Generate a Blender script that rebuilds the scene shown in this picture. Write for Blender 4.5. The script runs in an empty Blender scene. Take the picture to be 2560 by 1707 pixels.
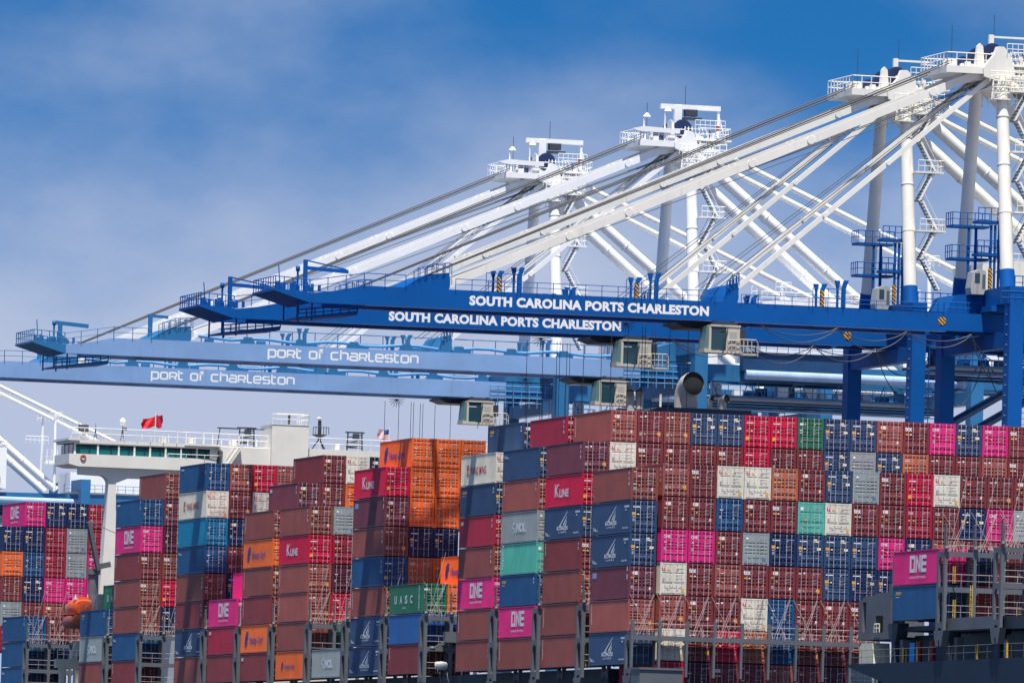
import bpy, math, random
from mathutils import Vector, Matrix
random.seed(7)
R = math.radians
C = bpy.context.scene.collection
SC = bpy.context.scene
ZC = 4.0                      # the camera stands 4 m above the water; heights below are given from there

# ------------------------------------------------------------------ camera
YAW, PIT, ROL, FPX = 0.269517, 0.05654, 0.028941, 22774.0
F = Vector((math.sin(YAW)*math.cos(PIT), math.cos(YAW)*math.cos(PIT), math.sin(PIT)))
r0 = Vector((math.cos(YAW), -math.sin(YAW), 0)); u0 = r0.cross(F)
rr = math.cos(ROL)*r0 + math.sin(ROL)*u0
uu = -math.sin(ROL)*r0 + math.cos(ROL)*u0
cd = bpy.data.cameras.new('camera'); cam = bpy.data.objects.new('camera', cd); C.objects.link(cam)
M4 = Matrix((rr, uu, -F)).transposed().to_4x4(); M4.translation = (0, 0, ZC)
cam.matrix_world = M4
cd.sensor_fit = 'HORIZONTAL'; cd.sensor_width = 36; cd.lens = FPX/2560*36
cd.clip_start = 1; cd.clip_end = 20000
SC.camera = cam

# ------------------------------------------------------------------ sky, sun, exposure
SUN_EL, SUN_AZ = R(71), R(20)          # the sun stands high behind the camera, almost along the quay
w = bpy.data.worlds.new('World'); SC.world = w; w.use_nodes = True
nt = w.node_tree; nt.nodes.clear()
def wn(t, **k):
    n = nt.nodes.new(t)
    for a, b in k.items(): setattr(n, a, b)
    return n
L = nt.links.new
out = wn('ShaderNodeOutputWorld'); bg = wn('ShaderNodeBackground'); L(bg.outputs[0], out.inputs[0])
bg.inputs['Strength'].default_value = 0.100
tc = wn('ShaderNodeTexCoord')
st = wn('ShaderNodeVectorMath', operation='MULTIPLY'); st.inputs[1].default_value = (1, 1, 6)
L(tc.outputs['Generated'], st.inputs[0])
sky = wn('ShaderNodeTexSky', sky_type='NISHITA', sun_disc=False, sun_elevation=SUN_EL, sun_rotation=math.pi+SUN_AZ,
         air_density=1.0, dust_density=0.3, ozone_density=3.0)
nz = wn('ShaderNodeVectorMath', operation='NORMALIZE'); L(st.outputs[0], nz.inputs[0]); L(nz.outputs[0], sky.inputs[0])
hs = wn('ShaderNodeHueSaturation'); hs.inputs['Saturation'].default_value = 1.4; hs.inputs['Value'].default_value = 1.0
L(sky.outputs[0], hs.inputs['Color'])
# thin cloud: soft noise drawn out along the horizon, thicker low down
cm = wn('ShaderNodeMapping'); cm.inputs['Scale'].default_value = (11, 11, 18); cm.inputs['Location'].default_value = (9.379, 6.511, 5.068)
L(tc.outputs['Generated'], cm.inputs['Vector'])
cn = wn('ShaderNodeTexNoise'); cn.inputs['Scale'].default_value = 1.6; cn.inputs['Detail'].default_value = 7; cn.inputs['Roughness'].default_value = 0.52
L(cm.outputs[0], cn.inputs['Vector'])
sx = wn('ShaderNodeSeparateXYZ'); L(tc.outputs['Generated'], sx.inputs[0])
mr = wn('ShaderNodeMapRange'); mr.inputs[1].default_value = 0.049; mr.inputs[2].default_value = 0.091; mr.inputs[3].default_value = 0.422; mr.inputs[4].default_value = -0.085
L(sx.outputs['Z'], mr.inputs[0])
ad = wn('ShaderNodeMath', operation='ADD'); L(cn.outputs['Fac'], ad.inputs[0]); L(mr.outputs[0], ad.inputs[1])
cr = wn('ShaderNodeMapRange', interpolation_type='SMOOTHSTEP'); cr.inputs[1].default_value = 0.32; cr.inputs[2].default_value = 0.90
L(ad.outputs[0], cr.inputs[0])
mx = wn('ShaderNodeMix', data_type='RGBA'); mx.inputs[7].default_value = (3.35, 3.85, 5.15, 1)
L(cr.outputs[0], mx.inputs[0]); L(hs.outputs[0], mx.inputs[6]); L(mx.outputs[2], bg.inputs['Color'])

sd = bpy.data.lights.new('sun', 'SUN'); sd.energy = 5.0; sd.angle = R(1.2); sd.color = (1.0, 0.95, 0.87)
so = bpy.data.objects.new('sun', sd); C.objects.link(so)
to_sun = Vector((-math.sin(SUN_AZ)*math.cos(SUN_EL), -math.cos(SUN_AZ)*math.cos(SUN_EL), math.sin(SUN_EL)))
so.rotation_euler = to_sun.to_track_quat('Z', 'Y').to_euler(); so.location = (150, 600, 300)
vs = SC.view_settings
SC.display_settings.display_device = 'sRGB'; vs.view_transform = 'Standard'; vs.look = 'None'; vs.exposure = 0.5; vs.gamma = 1; vs.use_curve_mapping = False
cy = SC.cycles
cy.max_bounces = 6; cy.diffuse_bounces = 3; cy.glossy_bounces = 3; cy.transmission_bounces = 4; cy.use_denoising = True
cy.sample_clamp_indirect = 4

# ------------------------------------------------------------------ materials
MATS = {}
def paint(name, col, rough=0.5, var=0.16, streak=0.2, dirt=(0.09, 0.06, 0.05), metal=0.0, perobj=0.0, scale=1.0, spec=0.35):
    if name in MATS: return MATS[name]
    m = bpy.data.materials.new(name); m.use_nodes = True; MATS[name] = m
    t = m.node_tree; N = t.nodes; K = t.links.new; b = N['Principled BSDF']
    b.inputs['Roughness'].default_value = rough; b.inputs['Metallic'].default_value = metal; b.inputs['Specular IOR Level'].default_value = spec
    tcn = N.new('ShaderNodeTexCoord'); oi = N.new('ShaderNodeObjectInfo')
    ofs = N.new('ShaderNodeVectorMath'); ofs.operation = 'SCALE'; ofs.inputs[0].default_value = (37, 53, 71); K(oi.outputs['Random'], ofs.inputs['Scale'])
    av = N.new('ShaderNodeVectorMath'); av.operation = 'ADD'; K(tcn.outputs['Object'], av.inputs[0]); K(ofs.outputs[0], av.inputs[1])
    n1 = N.new('ShaderNodeTexNoise'); n1.inputs['Scale'].default_value = 0.45*scale; n1.inputs['Detail'].default_value = 5; K(av.outputs[0], n1.inputs['Vector'])
    mp = N.new('ShaderNodeMapping'); mp.inputs['Scale'].default_value = (3.2*scale, 3.2*scale, 0.22*scale); K(av.outputs[0], mp.inputs['Vector'])
    n2 = N.new('ShaderNodeTexNoise'); n2.inputs['Scale'].default_value = 1.0; n2.inputs['Detail'].default_value = 4; K(mp.outputs[0], n2.inputs['Vector'])
    v = N.new('ShaderNodeMapRange'); v.inputs[1].default_value = 0.3; v.inputs[2].default_value = 0.7; v.inputs[3].default_value = 1-var; v.inputs[4].default_value = 1+var*0.6
    K(n1.outputs['Fac'], v.inputs[0])
    last = v.outputs[0]
    if perobj:
        po = N.new('ShaderNodeMapRange'); po.inputs[3].default_value = 1-perobj; po.inputs[4].default_value = 1+perobj; K(oi.outputs['Random'], po.inputs[0])
        mm = N.new('ShaderNodeMath'); mm.operation = 'MULTIPLY'; K(last, mm.inputs[0]); K(po.outputs[0], mm.inputs[1]); last = mm.outputs[0]
    sc_ = N.new('ShaderNodeVectorMath'); sc_.operation = 'SCALE'; sc_.inputs[0].default_value = col; K(last, sc_.inputs['Scale'])
    s2 = N.new('ShaderNodeMapRange'); s2.inputs[1].default_value = 0.56; s2.inputs[2].default_value = 0.82; s2.inputs[3].default_value = 0
    sv = N.new('ShaderNodeMath'); sv.operation = 'FRACT'; sm_ = N.new('ShaderNodeMath'); sm_.operation = 'MULTIPLY'; sm_.inputs[1].default_value = 7.31; K(oi.outputs['Random'], sm_.inputs[0]); K(sm_.outputs[0], sv.inputs[0])
    sr = N.new('ShaderNodeMapRange'); sr.inputs[3].default_value = streak*0.5; sr.inputs[4].default_value = min(0.95, streak*2.2); K(sv.outputs[0], sr.inputs[0]); K(sr.outputs[0], s2.inputs[4])
    K(n2.outputs['Fac'], s2.inputs[0])
    mxn = N.new('ShaderNodeMix'); mxn.data_type = 'RGBA'; mxn.inputs[7].default_value = (*dirt, 1)
    K(s2.outputs[0], mxn.inputs[0]); K(sc_.outputs[0], mxn.inputs[6]); K(mxn.outputs[2], b.inputs['Base Color'])
    return m
def flat(name, col, rough=0.6, metal=0.0, alpha=1.0):
    if name in MATS: return MATS[name]
    m = bpy.data.materials.new(name); m.use_nodes = True; MATS[name] = m
    b = m.node_tree.nodes['Principled BSDF']
    b.inputs['Base Color'].default_value = (*col, 1); b.inputs['Roughness'].default_value = rough; b.inputs['Metallic'].default_value = metal
    return m
def stripes(name, a, b2, scale=9.0, axis=(1, 0, 1)):
    if name in MATS: return MATS[name]
    m = bpy.data.materials.new(name); m.use_nodes = True; MATS[name] = m
    t = m.node_tree; N = t.nodes; K = t.links.new; b = N['Principled BSDF']; b.inputs['Roughness'].default_value = 0.6
    tcn = N.new('ShaderNodeTexCoord'); d = N.new('ShaderNodeVectorMath'); d.operation = 'DOT_PRODUCT'; d.inputs[1].default_value = axis
    K(tcn.outputs['Object'], d.inputs[0])
    s = N.new('ShaderNodeMath'); s.operation = 'MULTIPLY'; s.inputs[1].default_value = scale; K(d.outputs['Value'], s.inputs[0])
    si = N.new('ShaderNodeMath'); si.operation = 'SINE'; K(s.outputs[0], si.inputs[0])
    g = N.new('ShaderNodeMath'); g.operation = 'GREATER_THAN'; g.inputs[1].default_value = 0; K(si.outputs[0], g.inputs[0])
    mxn = N.new('ShaderNodeMix'); mxn.data_type = 'RGBA'; mxn.inputs[6].default_value = (*a, 1); mxn.inputs[7].default_value = (*b2, 1)
    K(g.outputs[0], mxn.inputs[0]); K(mxn.outputs[2], b.inputs['Base Color'])
    return m

WHITE = flat('marking_white', (0.80, 0.79, 0.77))
YELLOW = flat('marking_yellow', (0.75, 0.36, 0.02))
REDM = flat('marking_red', (0.55, 0.03, 0.04))
GREYM = flat('marking_grey', (0.30, 0.30, 0.31))
BLUEM = flat('marking_blue', (0.03, 0.07, 0.32))
CREAMM = flat('marking_cream', (0.75, 0.72, 0.55))
LTBLUE = flat('marking_light_blue', (0.25, 0.5, 0.8))
BARM = paint('galvanised_bar', (0.56, 0.50, 0.50), 0.5, 0.2, 0.35, (0.25, 0.13, 0.09))
ROD = paint('galvanised_rod', (0.36, 0.29, 0.27), 0.5, 0.2, 0.3, (0.3, 0.15, 0.1))
ROPE = flat('steel_rope', (0.025, 0.028, 0.04), 0.6)
GLASS = flat('dark_glass', (0.02, 0.06, 0.075), 0.08)
BLACK = flat('frame_and_interior_black', (0.012, 0.013, 0.016), 0.7)  # black of the mullions; also stands for unlit insides behind openings
DECKG = paint('deck_grey', (0.118, 0.128, 0.140), 0.55, 0.15, 0.35, (0.16, 0.09, 0.06))
DECKD = paint('deck_dark_and_shadow_blue', (0.030, 0.042, 0.062), 0.6, 0.2, 0.2)  # dark deck gear; on the hatch coaming, side shadows are in the colour
HULL = paint('hull_navy', (0.006, 0.020, 0.045), 0.6, 0.2, 0.15, (0.03, 0.03, 0.035), scale=0.4)
SHIPW = paint('ship_white', (0.78, 0.75, 0.68), 0.45, 0.06, 0.18, (0.5, 0.40, 0.28))
CRW = paint('crane_cream', (0.80, 0.775, 0.69), 0.45, 0.07, 0.22, (0.5, 0.41, 0.28), scale=0.7)
CRWB = paint('crane_white', (0.86, 0.86, 0.85), 0.45, 0.05, 0.12, (0.55, 0.5, 0.42), scale=0.7)
CRB = paint('crane_blue', (0.0, 0.088, 0.33), 0.55, 0.10, 0.16, (0.004, 0.05, 0.18), scale=0.5, spec=0.2)
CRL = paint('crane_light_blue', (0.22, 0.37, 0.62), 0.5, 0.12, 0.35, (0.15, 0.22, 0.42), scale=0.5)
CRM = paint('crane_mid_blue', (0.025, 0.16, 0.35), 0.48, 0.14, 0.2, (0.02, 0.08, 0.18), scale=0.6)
CABM = paint('cab_cream', (0.52, 0.47, 0.38), 0.5, 0.12, 0.3, (0.3, 0.2, 0.12))
HAZ = stripes('hazard_stripes', (0.75, 0.36, 0.02), (0.015, 0.015, 0.015), 17.0)
LBO = paint('lifeboat_orange', (0.85, 0.13, 0.035), 0.4, 0.12, 0.2, (0.4, 0.12, 0.08))
YRAIL = flat('rail_yellow', (0.70, 0.42, 0.02), 0.5)

# ------------------------------------------------------------------ mesh builder
class MB:
    def __init__(s): s.v = []; s.f = []; s.m = []; s.s = []
    def add(s, vs, fs, mi=0, smooth=False):
        o = len(s.v); s.v += [tuple(x) for x in vs]
        for f in fs: s.f.append([i+o for i in f]); s.m.append(mi); s.s.append(smooth)
        return s
    def box(s, x0, x1, y0, y1, z0, z1, mi=0):
        return s.add([(x0,y0,z0),(x1,y0,z0),(x1,y1,z0),(x0,y1,z0),(x0,y0,z1),(x1,y0,z1),(x1,y1,z1),(x0,y1,z1)],
              [(0,3,2,1),(4,5,6,7),(0,1,5,4),(1,2,6,5),(2,3,7,6),(3,0,4,7)], mi)
    def beam(s, p, q, a, b, mi=0):
        """box beam from p to q: a across (horizontal), b deep"""
        p, q = Vector(p), Vector(q); d = (q-p).normalized()
        up = Vector((0, 0, 1)) if abs(d.z) < 0.97 else Vector((0, 1, 0))
        h = d.cross(up).normalized(); k = h.cross(d)
        vs = []
        for c in (p, q):
            for i, j in ((-1,-1),(1,-1),(1,1),(-1,1)): vs.append(c + h*(i*a/2) + k*(j*b/2))
        return s.add(vs, [(3,2,1,0),(4,5,6,7),(0,1,5,4),(1,2,6,5),(2,3,7,6),(3,0,4,7)], mi)
    def tube(s, p, q, r, n=10, r2=None, mi=0, caps=True):
        p, q = Vector(p), Vector(q); d = (q-p).normalized(); r2 = r if r2 is None else r2
        up = Vector((0, 0, 1)) if abs(d.z) < 0.9 else Vector((0, 1, 0))
        h = d.cross(up).normalized(); k = h.cross(d)
        vs = [c + h*(math.cos(2*math.pi*i/n)*ra) + k*(math.sin(2*math.pi*i/n)*ra) for c, ra in ((p, r), (q, r2)) for i in range(n)]
        s.add(vs, [(i, (i+1) % n, n+(i+1) % n, n+i) for i in range(n)], mi, n > 5)
        if caps: s.add(vs, [tuple(range(n-1, -1, -1)), tuple(range(n, 2*n))], mi)
        return s
    def path(s, pts, r, n=6, mi=0):
        for a, b in zip(pts, pts[1:]): s.tube(a, b, r, n, mi=mi, caps=False)
        return s
    def prism(s, poly, axis, a, b, mi=0):
        """polygon (2-D, in the two other axes) pushed along axis from a to b; axis y takes (x,z), x takes (y,z), z takes (x,y)"""
        def P(u, v, t): return {'y': (u, t, v), 'x': (t, u, v), 'z': (u, v, t)}[axis]
        n = len(poly); vs = [P(u, v, a) for u, v in poly] + [P(u, v, b) for u, v in poly]
        return s.add(vs, [tuple(range(n)), tuple(range(2*n-1, n-1, -1))] + [(i, n+i, n+(i+1) % n, (i+1) % n) for i in range(n)], mi)
    def lathe(s, prof, c, n=16, mi=0, axis='z', smooth=True):
        vs = []
        for r, h in prof:
            for i in range(n):
                a = 2*math.pi*i/n; e = (math.cos(a)*r, math.sin(a)*r)
                vs.append({'z': (c[0]+e[0], c[1]+e[1], c[2]+h), 'y': (c[0]+e[0], c[1]+h, c[2]+e[1]), 'x': (c[0]+h, c[1]+e[0], c[2]+e[1])}[axis])
        fs = [(j*n+i, j*n+(i+1) % n, (j+1)*n+(i+1) % n, (j+1)*n+i) for j in range(len(prof)-1) for i in range(n)]
        return s.add(vs, fs, mi, smooth)
    def rail(s, pts, h=1.1, r=0.035, step=1.8, n=4, mid=True, mi=0):
        """guard rail: posts, top rail, mid rail along a polyline"""
        for a, b in zip(pts, pts[1:]):
            a, b = Vector(a), Vector(b); ln = (b-a).length; k = max(1, round(ln/step))
            up = Vector((0, 0, h))
            s.tube(a+up, b+up, r, n, mi=mi, caps=False)
            if mid: s.tube(a+up*0.5, b+up*0.5, r*0.8, n, mi=mi, caps=False)
            for i in range(k+1):
                p = a.lerp(b, i/k); s.tube(p, p+up, r, n, mi=mi, caps=False)
        return s
    def mesh(s, name, mats):
        me = bpy.data.meshes.new(name); me.from_pydata(s.v, [], s.f)
        for m in (mats if isinstance(mats, (list, tuple)) else [mats]): me.materials.append(m)
        me.polygons.foreach_set('material_index', s.m); me.polygons.foreach_set('use_smooth', s.s)
        me.update(); return me
    def build(s, name, mats, parent=None, loc=None):
        o = bpy.data.objects.new(name, s.mesh(name, mats)); C.objects.link(o)
        if parent is not None: o.parent = parent
        if loc is not None: o.location = loc
        return o
def link(name, me, parent=None, loc=(0, 0, 0)):
    o = bpy.data.objects.new(name, me); C.objects.link(o); o.parent = parent; o.location = loc
    return o
def tag(o, label=None, cat=None, group=None, kind=None):
    if label: o['label'] = label
    if cat: o['category'] = cat
    if group: o['group'] = group
    if kind: o['kind'] = kind
    return o
def empty(name, loc=(0, 0, 0)):
    o = bpy.data.objects.new(name, None); C.objects.link(o); o.location = loc; o.empty_display_size = 0.5
    return o
def copy_tree(o, parent=None):
    c = o.copy(); C.objects.link(c); c.parent = parent
    for ch in list(o.children): copy_tree(ch, c)
    return c

# ------------------------------------------------------------------ lettering
TXT = {}
def glyphs(text, bold=0.0, spacing=1.0):
    """flat triangles of a line of text: list of 2-D verts, faces; unit box 0..1 wide/high"""
    key = (text, bold, spacing)
    if key in TXT: return TXT[key]
    cu = bpy.data.curves.new('lettering', 'FONT'); cu.body = text; cu.offset = bold; cu.space_character = spacing; cu.resolution_u = 3
    ob = bpy.data.objects.new('lettering', cu); C.objects.link(ob)
    dg = bpy.context.evaluated_depsgraph_get(); me = bpy.data.meshes.new_from_object(ob.evaluated_get(dg))
    vs = [(v.co.x, v.co.y) for v in me.vertices]; fs = [tuple(p.vertices) for p in me.polygons]
    bpy.data.objects.remove(ob); bpy.data.curves.remove(cu); bpy.data.meshes.remove(me)
    x0 = min(v[0] for v in vs); x1 = max(v[0] for v in vs); y0 = min(v[1] for v in vs); y1 = max(v[1] for v in vs)
    TXT[key] = ([((x-x0)/(x1-x0), (y-y0)/(y1-y0)) for x, y in vs], fs)
    return TXT[key]
def put_text(mb, text, P, w_, h_, bold=0.0, spacing=1.0, mi=0, flip=False):
    """P maps (u, v) in metres to a 3-D point"""
    vs, fs = glyphs(text, bold, spacing)
    mb.add([P(u*w_, v*h_) for u, v in vs], [f[::-1] if flip else f for f in fs], mi)
def poly(mb, pts, P, mi=0):
    mb.add([P(u, v) for u, v in pts], [tuple(range(len(pts)))], mi)
def ribbon(mb, pts, wd, P, mi=0, closed=False):
    """flat stroke of width wd along a 2-D polyline with mitred corners"""
    pv = [Vector(p) for p in pts]; n = len(pv); Lf = []; Rt = []
    for i in range(n):
        a = pv[i-1] if (i > 0 or closed) else None; b = pv[(i+1) % n] if (i < n-1 or closed) else None
        d1 = (pv[i]-a).normalized() if a is not None else None; d2 = (b-pv[i]).normalized() if b is not None else None
        d1 = d1 or d2; d2 = d2 or d1
        n1 = Vector((-d1.y, d1.x)); n2 = Vector((-d2.y, d2.x)); m = (n1+n2).normalized(); k = wd/2/max(0.3, m.dot(n1))
        Lf.append(pv[i]+m*k); Rt.append(pv[i]-m*k)
    vs = [P(p.x, p.y) for p in Lf+Rt]; e = n if closed else n-1
    mb.add(vs, [(i, n+i, n+(i+1) % n, (i+1) % n) for i in range(e)], mi)
# ------------------------------------------------------------------ large structure: water, quay
tag(MB().add([(-9000,-3000,0),(9000,-3000,0),(9000,15000,0),(-9000,15000,0)], [(0,1,2,3)]).build('water', paint('harbour_water', (0.02, 0.045, 0.055), 0.12, 0.3, 0.0, scale=0.1)), kind='structure')
q = MB().box(274.6, 900, 300, 2200, -1, 3.2); q.build('quay', paint('quay_concrete', (0.30, 0.29, 0.27), 0.8, 0.2, 0.3, scale=0.2)); tag(bpy.data.objects['quay'], kind='structure')

# ------------------------------------------------------------------ containers
CW, CL, CH = 2.438, 12.192, 2.855
PITCH, TIER = 2.5126, 2.9
X0, Z0 = 223.9, 17.27 + ZC
COL = {  # code: (base colour, word)
 'R': ((0.32, 0.085, 0.070), 'rust red'),      'M': ((0.200, 0.036, 0.041), 'maroon'),
 'm': ((0.245, 0.066, 0.054), 'brick brown'),  'P': ((0.16, 0.038, 0.060), 'plum'),
 'D': ((0.095, 0.018, 0.036), 'dark burgundy'),'t': ((0.47, 0.135, 0.070), 'salmon orange'),
 'N': ((0.029, 0.064, 0.145), 'slate navy'),   'n': ((0.010, 0.026, 0.095), 'deep navy'),
 'B': ((0.012, 0.075, 0.195), 'steel blue'),   'b': ((0.025, 0.110, 0.340), 'royal blue'),
 'K': ((0.56, 0.008, 0.050), 'cherry red'),    'C': ((0.34, 0.018, 0.045), 'crimson'),
 'O': ((0.80, 0.150, 0.028), 'orange'),        'G': ((0.022, 0.150, 0.085), 'green'),
 'S': ((0.085, 0.43, 0.33), 'seafoam green'),  'W': ((0.70, 0.65, 0.54), 'cream white'),
 'Y': ((0.28, 0.32, 0.32), 'grey'),            'I': ((0.66, 0.022, 0.190), 'magenta'),
 'T': ((0.004, 0.200, 0.370), 'teal blue'),
}
PM = {k: paint('container_paint_' + v[1].replace(' ', '_'), v[0], 0.5, 0.15, 0.30, tuple(c*0.55 for c in v[0]), perobj=0.10) for k, v in COL.items()}
SHELL, DOORS, MARK, SIDE = {}, {}, {}, {}
def shell(code):
    if code in SHELL: return SHELL[code]
    b = MB()
    for x in (0, CW-0.12):
        for y in (0, CL-0.12): b.box(x, x+0.12, y, y+0.12, 0.1, CH-0.1)
    for x in (0.004, CW-0.064):
        b.box(x, x+0.06, 0.12, CL-0.12, 0.02, 0.17); b.box(x, x+0.06, 0.12, CL-0.12, CH-0.09, CH-0.01)
    for y in (0.004, CL-0.104):
        b.box(0.12, CW-0.12, y+0.05, y+0.10, 0.05, 0.15); b.box(0.12, CW-0.12, y+0.012, y+0.10, CH-0.13, CH-0.015)
    for x in (-0.004, CW-0.158):                               # corner castings
        for y in (-0.004, CL-0.174):
            b.box(x, x+0.162, y, y+0.178, 0, 0.118); b.box(x, x+0.162, y, y+0.178, CH-0.118, CH)
    # corrugated long side towards the water
    prof = []; y = 0.12; pit = (CL-0.24)/43
    for i in range(43):
        prof += [(0.016, y), (0.016, y+pit*0.32), (0.05, y+pit*0.5), (0.05, y+pit*0.82)]; y += pit
    prof.append((0.016, CL-0.12)); z0, z1 = 0.165, CH-0.088
    vs = [(a, c, z) for z in (z0, z1) for a, c in prof]; n = len(prof)
    b.add(vs, [(i, n+i, n+i+1, i+1) for i in range(n-1)])
    b.add([(CW-0.02,0.12,z0),(CW-0.02,CL-0.12,z0),(CW-0.02,CL-0.12,z1),(CW-0.02,0.12,z1)], [(0,1,2,3)])
    b.add([(0.06,0.1,CH-0.03),(CW-0.06,0.1,CH-0.03),(CW-0.06,CL-0.1,CH-0.03),(0.06,CL-0.1,CH-0.03)], [(0,1,2,3)])
    b.add([(0.06,0.1,0.1),(CW-0.06,0.1,0.1),(CW-0.06,CL-0.1,0.1),(0.06,CL-0.1,0.1)], [(3,2,1,0)])
    b.add([(0.1,CL-0.03,0.1),(CW-0.1,CL-0.03,0.1),(CW-0.1,CL-0.03,CH-0.1),(0.1,CL-0.03,CH-0.1)], [(3,2,1,0)])
    SHELL[code] = b.mesh('shipping_container', PM[code]); return SHELL[code]
def door_mesh(code, kind):
    """one door leaf, hinge edge at x = 0; grooves pressed into the sheet"""
    k = (code, kind)
    if k in DOORS: return DOORS[k]
    b = MB(); x0, x1 = 0.0, 1.088; z0, z1 = 0.168, CH-0.138; H = z1-z0
    gr = {5: (0.07, 0.36, 0.48, 0.60, 0.875), 3: (0.30, 0.62, 0.655), 4: (0.30, 0.42, 0.54, 0.66), 6: (0.06, 0.20, 0.40, 0.50, 0.60, 0.80)}[kind]
    gd, gh = (0.11, 0.15) if kind == 5 else ((0.09, 0.11) if kind == 6 else (0.08, 0.07))
    pr = [(0.03, z1)]
    for g in gr:
        c = z1-g*H; pr += [(0.03, c+gh/2+0.005), (0.03+gd, c+gh/2), (0.03+gd, c-gh/2), (0.03, c-gh/2-0.06)]
    pr.append((0.03, z0)); n = len(pr)
    xs = (x0+0.10, x1-0.07)
    vs = [(x, y, z) for x in xs for y, z in pr]
    b.add(vs, [(i, i+1, n+i+1, n+i) for i in range(n-1)])
    for a, c in ((x0, x0+0.10), (x1-0.07, x1)): b.box(a, c, 0.018, 0.07, z0, z1)
    for c in (0.5, 1.05, 1.65, 2.3): b.box(x0-0.035, x0+0.02, 0.0, 0.03, c, c+0.09)
    DOORS[k] = b.mesh('door', PM[code]); return DOORS[k]
bb = MB()
bb.tube((0, 0, 0.06), (0, 0, CH-0.05), 0.021, 6)
for z in (0.10, 0.75, 1.45, 2.15, CH-0.16): bb.box(-0.035, 0.035, -0.02, 0.03, z, z+0.05)
bb.box(-0.02, 0.3, -0.035, -0.015, 0.80, 0.82)
BAR = bb.mesh('locking_bar', BARM)
MK = [WHITE, YELLOW, REDM, GREYM, BLUEM, CREAMM, flat('faded_print', (0.42, 0.38, 0.38))]
def lines(b, x, z, widths, h=0.055, gap=0.05, y=0.012, mi=0):
    """rows of small printing, broken into words"""
    for i, ws in enumerate(widths):
        u = x
        for wd in ws:
            b.box(u, u+wd, y, y+0.004, z-i*(h+gap)-h, z-i*(h+gap), mi); u += wd+0.045
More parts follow.
